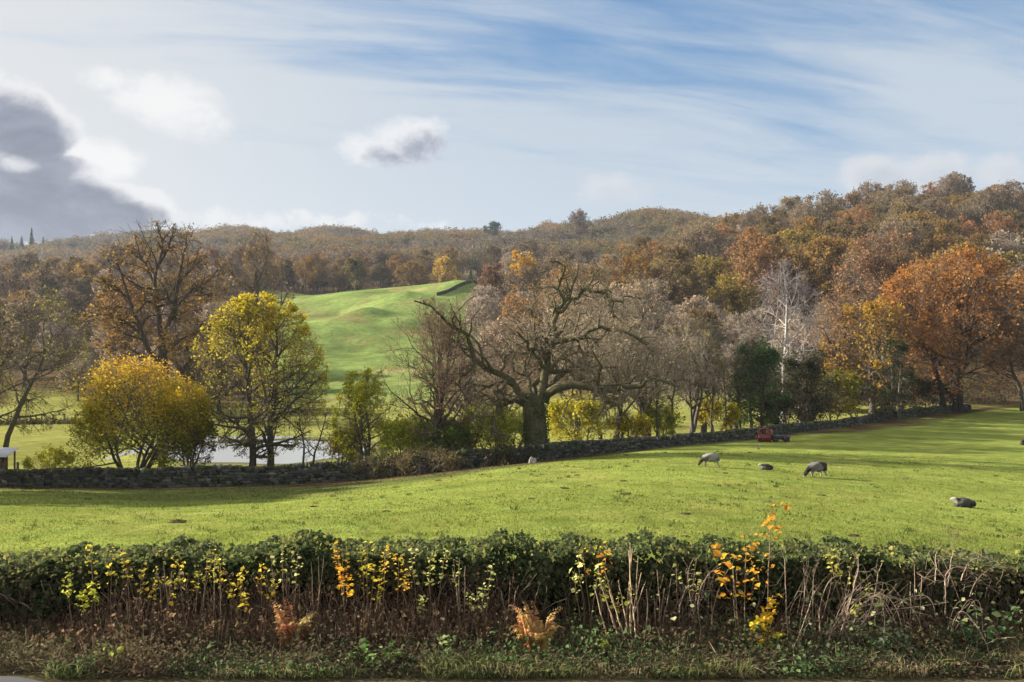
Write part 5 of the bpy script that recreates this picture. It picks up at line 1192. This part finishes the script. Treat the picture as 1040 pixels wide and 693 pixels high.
def fern(label, px, Y, n, L, palette, sd, spread=1.0, lift=1.1, group=None):
    g = np.random.default_rng(8000 + sd); t = thing('fern', label, 'fern', (hx(px, Y), Y, 0), 0, group); ms, ml = MB(), MB()
    for k in range(n):
        a = g.random() * 6.283; l = L * g.uniform(.7, 1.15); q = np.array([math.cos(a) * l * .62 * spread, math.sin(a) * l * .5 * spread, l * g.uniform(.35, .8) * lift])
        p = cane(g, (g.normal(0, .04), g.normal(0, .04), 0), q, l * .2, 13, .008); p = resample(p, 26)
        c0 = pal(np.array([g.random()]), palette)[0]
        tube(ms, p[::5][None][:, :5], np.linspace(.005, .002, len(p[::5]))[None][:, :5], 4, c0 * .6)
        d = nrm(np.gradient(p, axis=0)); sd_ = nrm(np.cross(d, np.array([0, 0, 1.0]) + g.normal(0, .25, 3)))
        for s in (1, -1):
            for i in range(5, 26):
                w = l * .21 * (1 - (i - 5) / 21) ** .9 * g.uniform(.7, 1.1) + .012
                e = p[i] + (sd_[i] * s * .85 + d[i] * .45 + np.array([0, 0, -.28]) * g.uniform(.3, 2.4)) * w
                m_ = (p[i] + e) / 2 + np.array([0, 0, .1 * w]); x_ = d[i] * w * .2
                ml.add([p[i], m_ + x_, e, m_ - x_], [[0, 1, 2, 3]], np.clip(c0 * g.uniform(.7, 1.35), 0, 1))
    link('stalk', ms.mesh('stalk', [M_BARK]), t); link('fronds', ml.mesh('fronds', [M_LEAF]), t)


fern('red and yellow withering bracken fern in front of the hedge, in the left third', 298, 11.6, 24, .8, ((0.50, 0.38, 0.16), (0.52, 0.38, 0.15), (0.50, 0.2, 0.10), (0.46, 0.16, 0.09)), 1, .6, 1.05)
fern('drooping rusty orange bracken fern in the middle of the verge', 545, 11.5, 30, .85, ((0.32, 0.16, 0.08), (0.40, 0.21, 0.09), (0.44, 0.32, 0.10), (0.24, 0.12, 0.065)), 2, .62, .92)
fern('small green fern low on the verge between the two bracken ferns', 392, 11.15, 12, .40, ((0.10, 0.2, 0.05), (0.17, 0.28, 0.075)), 3, 1.1, .8)
fern('tiny bright green fern left of the rusty orange bracken', 497, 11.2, 7, .26, ((0.14, 0.26, 0.08), (0.2, 0.32, 0.10)), 4, 1.1, .8)
stem_plant('nettle', 'pale green leafy weed standing left of the small green fern', 'weed', 372, 11.1, [(368, 652, 11.1), (378, 660, 11.05), (360, 662, 11.1), (384, 668, 11.05)], 70, .075, ((0.10, 0.18, 0.05), (0.17, 0.27, 0.075), (0.32, 0.40, 0.16)), sd=60, zone=(.2, 1), stemcol=(.08, .09, .03))
stem_plant('nettle', 'upright pale-tipped weed left of the rusty orange bracken', 'weed', 450, 11.2, [(448, 642, 11.2), (455, 650, 11.15), (442, 658, 11.2)], 50, .065, ((0.13, 0.2, 0.06), (0.34, 0.4, 0.17)), sd=61, zone=(.2, 1), stemcol=(.08, .09, .03))
stem_plant('nettle', 'small yellow-green weed at the left end of the verge', 'weed', 108, 11.0, [(106, 650, 11.0), (114, 656, 10.98), (98, 660, 11)], 40, .06, ((0.15, 0.2, 0.04), (0.34, 0.38, 0.08)), sd=62, zone=(.2, 1), stemcol=(.08, .09, .03))
stem_plant('ivy_plant', 'glossy green ivy clump trailing over the verge below the bramble arches', 'ivy', 905, 11.5, [(900, 640, 11.4), (916, 636, 11.45), (890, 646, 11.35), (925, 650, 11.35)], 110, .075, ((0.06, 0.10, 0.04), (0.11, 0.16, 0.07), (0.36, 0.40, 0.28)), sd=63, zone=(.15, 1), stemcol=(.08, .06, .04))
stem_plant('ivy_plant', 'dark trailing ivy at the right end of the verge', 'ivy', 1000, 11.5, [(990, 610, 11.6), (1012, 620, 11.5), (1030, 616, 11.5), (1005, 640, 11.35), (975, 634, 11.4)], 170, .08, ((0.04, 0.075, 0.03), (0.08, 0.13, 0.05), (0.13, 0.19, 0.08)), sd=64, zone=(.1, 1), stemcol=(.06, .05, .03))
stem_plant('ivy_plant', 'low yellow-spotted leafy clump beneath the coppice stems', 'weed', 622, 11.3, [(616, 638, 11.3), (612, 645, 11.25), (630, 660, 11.2), (600, 662, 11.2)], 60, .07, ((0.05, 0.08, 0.025), (0.1, 0.13, 0.03), (0.44, 0.38, 0.04)), sd=65, zone=(.3, 1), stemcol=(.1, .08, .05))

# brambles: arching pale canes
def bramble(label, canes, sd, px, Y, r=.007, twigs=0):
    g = np.random.default_rng(8500 + sd); foot = np.array([hx(px, Y), Y, 0]); t = thing('bramble', label, 'bramble', foot); ms = MB()
    for (a, b, c) in canes:
        p = np.array([px3(*a), px3(*b), px3(*c)]) - foot
        u = np.linspace(0, 1, 12)[:, None]; ctrl = 2 * p[1] - .5 * (p[0] + p[2])
        q = p[0] * (1 - u) ** 2 + ctrl * 2 * u * (1 - u) + p[2] * u ** 2; q[1:-1] += np.cumsum(g.normal(0, .006, (10, 3)), 0); q[:, 2] = np.maximum(q[:, 2], .01)
        tube(ms, q[None], (r * g.uniform(.7, 1.3) * np.linspace(1.1, .6, 12))[None], 5, np.array((0.33, 0.245, 0.175)) * g.uniform(.65, 1.2))
        for _ in range(5):
            i = g.integers(2, 11); e = q[i] + g.normal(0, .12, 3) * np.array([1, .7, 1]); m_ = (q[i] + e) / 2 + g.normal(0, .03, 3)
            tube(ms, np.array([[q[i], m_, e]]), (r * .5 * np.array([1, .8, .6]))[None], 4, np.array((0.27, 0.2, 0.145)) * g.uniform(.65, 1.2))
    for (a, b, c) in canes * 2:
        k_ = g.normal(0, 14, 6); p = np.array([px3(a[0] + k_[0], a[1] + k_[1] * .6, a[2]), px3(b[0] + k_[2], b[1] + k_[3], b[2] + .1), px3(c[0] + k_[4], c[1] + k_[5], c[2])]) - foot
        u = np.linspace(0, 1, 10)[:, None]; ctrl = 2 * p[1] - .5 * (p[0] + p[2]); q = p[0] * (1 - u) ** 2 + ctrl * 2 * u * (1 - u) + p[2] * u ** 2; q[:, 2] = np.maximum(q[:, 2], .01)
        tube(ms, q[None], (r * .5 * np.linspace(1.1, .6, 10))[None], 4, np.array((0.24, 0.175, 0.125)) * g.uniform(.5, 1.3))
    link('canes', ms.mesh('canes', [M_BARK], True), t)
    ml = MB(); n_ = 60; q = np.array([px3(g.uniform(px - 60, px + 60), g.uniform(600, 670), Y + g.uniform(-.3, .2)) for _ in range(n_)]) - foot; q[:, 2] = np.maximum(q[:, 2], .03)
    leaves(ml, q, .06, pal(g.random(n_), ((0.06, 0.09, 0.035), (0.15, 0.18, 0.07), (0.34, 0.33, 0.18))), 0, .3, True, .8, g); link('foliage', ml.mesh('foliage', [M_HEDGE]), t)


bramble('thick tangle of pale arching bramble canes right of the orange saplings', [
    ((842, 672, 11.6), (852, 618, 11.55), (872, 600, 11.7)), ((846, 670, 11.6), (868, 612, 11.6), (902, 606, 11.6)), ((850, 668, 11.6), (885, 605, 11.55), (915, 648, 11.4)),
    ((880, 612, 11.6), (900, 606, 11.5), (918, 645, 11.35)), ((884, 606, 11.7), (920, 612, 11.55), (940, 650, 11.4)), ((908, 616, 11.6), (938, 606, 11.6), (950, 626, 11.5)),
    ((888, 640, 11.5), (902, 645, 11.4), (914, 655, 11.3)), ((856, 640, 11.6), (868, 590, 11.8), (870, 566, 12)), ((836, 660, 11.6), (834, 610, 11.7), (850, 585, 11.8)), ((830, 676, 11.5), (846, 640, 11.5), (862, 610, 11.6)),
    ((862, 650, 11.5), (884, 620, 11.6), (896, 572, 11.95)), ((868, 668, 11.5), (876, 640, 11.5), (880, 622, 11.6)), ((846, 640, 11.6), (872, 628, 11.5), (912, 618, 11.6)), ((800, 675, 11.5), (812, 650, 11.5), (822, 628, 11.6)),
    ((855, 664, 11.5), (862, 610, 11.6), (884, 584, 11.8)), ((840, 655, 11.6), (860, 625, 11.55), (890, 612, 11.6)), ((870, 600, 11.7), (884, 596, 11.65), (896, 604, 11.6)), ((896, 660, 11.4), (898, 630, 11.5), (892, 604, 11.6))], 1, 865, 11.6, .0065)
bramble('single long bramble arch bowing down to the right, nearer the end of the hedge', [((965, 648, 11.5), (978, 622, 11.45), (1006, 668, 11.2)), ((970, 640, 11.5), (984, 628, 11.4), (998, 650, 11.3)), ((985, 606, 11.7), (998, 582, 11.8), (1022, 578, 11.85)), ((960, 596, 11.8), (968, 574, 11.95), (1000, 588, 11.9)), ((962, 596, 11.8), (965, 570, 12), (970, 560, 12)), ((960, 625, 11.7), (960, 600, 11.8), (966, 582, 11.9)), ((976, 590, 11.8), (990, 566, 12), (1016, 574, 11.9)), ((950, 590, 11.8), (950, 570, 12), (951, 562, 12))], 2, 980, 11.5, .006)
bramble('brown arching stems left of the orange saplings', [((712, 640, 11.8), (712, 596, 11.8), (732, 576, 11.9)), ((690, 622, 11.8), (698, 596, 11.85), (716, 604, 11.8)), ((705, 625, 11.8), (700, 585, 11.9), (706, 566, 12)), ((722, 640, 11.7), (730, 600, 11.8), (740, 578, 11.9)), ((800, 650, 11.6), (798, 590, 11.8), (796, 566, 12)), ((812, 640, 11.6), (818, 590, 11.8), (812, 576, 11.9)), ((826, 640, 11.6), (826, 590, 11.8), (832, 572, 11.9)), ((800, 668, 11.4), (812, 640, 11.4), (826, 600, 11.7)), ((760, 690, 11.2), (800, 684, 11.1), (814, 660, 11.2))], 3, 720, 11.7, .0055)

# tall dead stalks, a handful that stand out
for k, (px, tops, lab) in enumerate((
    (170, [(166, 572, 12), (174, 580, 11.95), (160, 586, 11.9)], 'leafless straight stalks beside the bushy yellow sapling'),
    (214, [(210, 560, 12), (218, 566, 11.9), (222, 574, 11.95)], 'leafless stalks between the two densest yellow saplings'),
    (318, [(314, 570, 12), (322, 566, 12), (328, 562, 12)], 'grey forked dead stalks right behind the red and yellow fern'),
    (468, [(466, 566, 12), (474, 572, 12), (460, 575, 11.9)], 'pair of bare upright stalks beside the cream-leafed sapling'),
    (520, [(516, 590, 11.9), (524, 600, 11.8), (510, 602, 11.9)], 'short bare stalks above the rusty orange bracken'),
    (672, [(668, 580, 11.9), (682, 590, 11.8), (676, 600, 11.8), (664, 604, 11.8)], 'thin brown stalks right of the cut coppice stems'),
    (930, [(930, 572, 12), (924, 590, 11.9), (936, 584, 11.9)], 'bare stalks between the bramble tangle and the long bramble arch'),
)):
    stem_plant('dead_stalk', lab, 'dead stalks', px, 11.95, tops, 0, .1, SY, 'dead stalks in the hedge', stemcol=(0.33, 0.245, 0.165), rs=.0075, sd=80 + k)

# ------------------------------------------------------------------ autumn haze: one box of thin air round everything
m_, n_, l_ = mat('haze'); o_ = n_.new('ShaderNodeOutputMaterial'); v_ = n_.new('ShaderNodeVolumePrincipled')
v_.inputs['Color'].default_value = (.80, .88, 1.0, 1); v_.inputs['Density'].default_value = HAZE; v_.inputs['Anisotropy'].default_value = .1
l_.new(v_.outputs[0], o_.inputs['Volume'])
zt, zb_ = float(Zg.max()) + 24, float(Zg.min()) - 1
mb = MB(); box(mb, (0, 715, (zt + zb_) / 2), (5000, 1590, zt - zb_), (1, 1, 1))
tag(link('haze', mb.mesh('haze', [m_])), kind='stuff')

# ------------------------------------------------------------------ light, sky, camera
AZ, EL = R(76), R(21)                                  # sun ahead and to the left
sun_dir = Vector((-math.sin(AZ) * math.cos(EL), math.cos(AZ) * math.cos(EL), math.sin(EL)))
ld = bpy.data.lights.new('sun', 'SUN'); ld.energy = 4.3; ld.angle = R(0.55); ld.color = (1.0, 0.93, 0.80)
lo = bpy.data.objects.new('sun', ld); C.objects.link(lo); lo.rotation_euler = (-sun_dir).to_track_quat('-Z', 'Y').to_euler()

w = bpy.data.worlds.new('World'); sc.world = w; w.use_nodes = True; w.cycles.sampling_method = 'MANUAL'; w.cycles.sample_map_resolution = 256
n, l = w.node_tree.nodes, w.node_tree.links; n.clear()
out = n.new('ShaderNodeOutputWorld'); bg = n.new('ShaderNodeBackground'); l.new(bg.outputs[0], out.inputs[0])
SKY_STR = 0.05; bg.inputs['Strength'].default_value = SKY_STR
sky = n.new('ShaderNodeTexSky'); sky.sky_type = 'NISHITA'; sky.sun_disc = False; sky.sun_elevation = EL; sky.sun_rotation = -AZ
sky.air_density = 1.0; sky.dust_density = 0.6; sky.ozone_density = 2.0
tc = n.new('ShaderNodeTexCoord'); sep = n.new('ShaderNodeSeparateXYZ'); l.new(tc.outputs['Generated'], sep.inputs[0])


def M(op, a, b=None, c=None, clamp=False):
    q = n.new('ShaderNodeMath'); q.operation = op; q.use_clamp = clamp
    for i, v_ in enumerate((a, b, c)):
        if v_ is None: continue
        if isinstance(v_, (int, float)): q.inputs[i].default_value = v_
        else: l.new(v_, q.inputs[i])
    return q.outputs[0]


def ss(x_, a, b, lo_=0.0, hi_=1.0):
    q = n.new('ShaderNodeMapRange'); q.interpolation_type = 'SMOOTHSTEP'
    l.new(x_, q.inputs['Value']); q.inputs['From Min'].default_value = a; q.inputs['From Max'].default_value = b
    q.inputs['To Min'].default_value = lo_; q.inputs['To Max'].default_value = hi_
    return q.outputs[0]


def vec(x_, y_, z_=0.0):
    q = n.new('ShaderNodeCombineXYZ')
    for i, v_ in enumerate((x_, y_, z_)):
        if isinstance(v_, (int, float)): q.inputs[i].default_value = v_
        else: l.new(v_, q.inputs[i])
    return q.outputs[0]


def fbm(v_, scale, detail=6, rough=.55, dist=0.0):
    q = n.new('ShaderNodeTexNoise'); q.inputs['Scale'].default_value = scale; q.inputs['Detail'].default_value = detail
    q.inputs['Roughness'].default_value = rough; q.inputs['Distortion'].default_value = dist; l.new(v_, q.inputs['Vector'])
    return q.outputs['Fac']


def mixc(f, a, b):
    q = n.new('ShaderNodeMix'); q.data_type = 'RGBA'
    if isinstance(f, (int, float)): q.inputs[0].default_value = f
    else: l.new(f, q.inputs[0])
    for i, v_ in ((6, a), (7, b)):
        if isinstance(v_, tuple): q.inputs[i].default_value = (*v_, 1)
        else: l.new(v_, q.inputs[i])
    return q.outputs[2]


EXPO = 1.85
G = 1.0 / SKY_STR / 2 ** EXPO                          # turns a seen brightness into a background colour
c3 = lambda r_, g__, b_: (r_ * G, g__ * G, b_ * G)
dx, dy, dz = sep.outputs[0], sep.outputs[1], sep.outputs[2]
az = M('ARCTAN2', dx, dy); el = M('ARCSINE', dz)       # compass bearing and height in radians
den = M('ADD', M('MAXIMUM', dz, 0.0), 0.13)
u_, v_ = M('DIVIDE', dx, den), M('DIVIDE', dy, den)    # position on a high flat cloud sheet
# streaky high cirrus
ur = M('ADD', M('MULTIPLY', u_, .97), M('MULTIPLY', v_, .25)); vr = M('SUBTRACT', M('MULTIPLY', v_, .97), M('MULTIPLY', u_, .25))
ci = fbm(vec(M('MULTIPLY', ur, .42), M('MULTIPLY', vr, 1.25), 3.1), 1.0, 8, .6, .55)
ci2 = fbm(vec(M('MULTIPLY', ur, 1.6), M('MULTIPLY', vr, 6.5), 9.0), 1.0, 6, .62, .5)
big = fbm(vec(M('MULTIPLY', u_, .22), M('MULTIPLY', v_, .3), 1.7), 1.0, 3, .5)
side = ss(az, -.62, .2, .15, 0.0)                     # thicker towards the sun
lowb = ss(el, .05, .36, .22, -.05)
cov = M('ADD', M('ADD', M('MULTIPLY', ci, .9), M('MULTIPLY', ci2, .50)), M('ADD', M('ADD', side, lowb), M('MULTIPLY', M('SUBTRACT', big, .5), .9)))
cirrus = ss(cov, .36, .77)
base = mixc(.72, sky.outputs[0], mixc(ss(el, .0, .42), c3(.34, .50, .66), c3(.06, .235, .53)))
cbright = ss(az, -.62, .10)
ccol = mixc(cbright, c3(.76, .77, .775), c3(.555, .635, .72))
over = ss(el, .42, .75)                               # made-up white cloud out of view overhead, added to lift the fill light
skyc = mixc(M('MAXIMUM', M('MULTIPLY', cirrus, .93), M('MULTIPLY', over, .85)), base, mixc(over, ccol, c3(1.15, 1.15, 1.15)))


def cumulus(skyc, blobs, lit, dark, seed, edge=.25, amp=1.6, nscale=9.0, off=(-.03, .035), kd=.5, dr=(.15, .75), var=None):
    """heap clouds: soft blobs (bearing, height, half sizes) eaten into by noise, lit from the sun's side"""
    def dens(a_, e_):
        nz = fbm(vec(a_, M('MULTIPLY', e_, 1.25), seed), nscale, 10, .64, .15)
        r_ = None
        for (a0, e0, sx, sy, k) in blobs:
            g0 = M('SUBTRACT', k, M('ADD', M('POWER', M('ABSOLUTE', M('DIVIDE', M('SUBTRACT', a_, a0), sx)), 2.0), M('POWER', M('ABSOLUTE', M('DIVIDE', M('SUBTRACT', e_, e0), sy)), 2.0)))
            r_ = g0 if r_ is None else M('MAXIMUM', r_, g0)
        return M('ADD', M('MAXIMUM', r_, -2.0), M('MULTIPLY', M('SUBTRACT', nz, .5), amp))
    d0 = dens(az, el); d1 = dens(M('ADD', az, off[0]), M('ADD', el, off[1]))
    a_ = ss(d0, 0.0, edge)
    depth = ss(M('ADD', M('MULTIPLY', d0, 1 - kd), M('MULTIPLY', d1, kd)), dr[0], dr[1])
    if var:
        dark = mixc(ss(fbm(vec(az, M('MULTIPLY', el, 1.7), seed + 9), 12, 8, .6, .4), .42, .66), dark, var)
    return mixc(a_, skyc, mixc(depth, lit, dark))


def B(px, py, wx, wy, k=1.0):
    return (math.atan((px - CX) / F), math.atan((CY - py) / F * math.cos(math.atan((px - CX) / F))), wx / F, wy / F, k)


skyc = cumulus(skyc, [B(175, 108, 75, 34, .8), B(110, 80, 60, 20, .5), B(95, 160, 60, 28, .7), B(215, 128, 50, 30, .5), B(255, 150, 60, 24, .2)], c3(.87, .88, .88), c3(.74, .76, .80), 4.0, .7, 2.3, 12, kd=.7, dr=(.2, 1.3))
skyc = cumulus(skyc, [B(415, 141, 46, 29, 1.0), B(375, 152, 48, 20, .7), B(444, 128, 22, 20, .5)], c3(.80, .82, .85), c3(.27, .31, .41), 7.0, .8, 2.7, 15, (-.024, .012), .7, (.3, 1.1))
skyc = cumulus(skyc, [B(290, 224, 110, 16, .5), B(215, 222, 60, 15, .5), B(350, 224, 80, 16, .45), B(150, 226, 60, 14, .4), B(430, 228, 70, 10, .2)], c3(.80, .81, .83), c3(.55, .58, .66), 2.0, .7, 3.0, 30, (-.01, .01), .6, (.3, 1.2))
skyc = cumulus(skyc, [B(625, 194, 56, 24, .6), B(886, 178, 36, 22, 1.0), B(952, 174, 38, 22, 1.0), B(1010, 174, 36, 18, .7)], c3(.66, .69, .74), c3(.50, .55, .63), 11.0, .7, 2.1, 20, (-.014, .012), .6, (.2, 1.2))
skyc = cumulus(skyc, [B(2, 128, 66, 40, 1.0), B(-70, 150, 90, 80, 1.2), B(10, 188, 90, 40, 1.0), B(72, 206, 100, 25, 1.0), B(-20, 210, 170, 30, 1.0)], c3(.80, .81, .83), c3(.21, .235, .31), 5.5, .24, 2.0, 10, (-.006, .022), .5, (.02, .55), c3(.30, .325, .41))
skyc = cumulus(skyc, [B(14, 166, 30, 12, .6), B(-20, 158, 40, 12, .6)], c3(.80, .81, .83), c3(.62, .64, .70), 15.0, .9, 1.7, 16)
l.new(skyc, bg.inputs['Color'])

cd = bpy.data.cameras.new('camera'); cam = bpy.data.objects.new('camera', cd); C.objects.link(cam)
cam.location = (0, 0, ZC); cam.rotation_euler = (R(90), 0, 0)
cd.sensor_width = 36; cd.lens = 36 * F / 1040; cd.clip_end = 6000; cd.clip_start = .1
sc.camera = cam
vs = sc.view_settings; vs.view_transform = 'Standard'; vs.look = 'None'; vs.exposure = EXPO; vs.gamma = 1; vs.use_curve_mapping = False
sc.render.engine = 'CYCLES'
cy = sc.cycles; cy.max_bounces = 7; cy.diffuse_bounces = 5; cy.glossy_bounces = 2; cy.transmission_bounces = 5; cy.transparent_max_bounces = 4
cy.use_adaptive_sampling = True; cy.adaptive_threshold = 0.008; cy.use_denoising = True
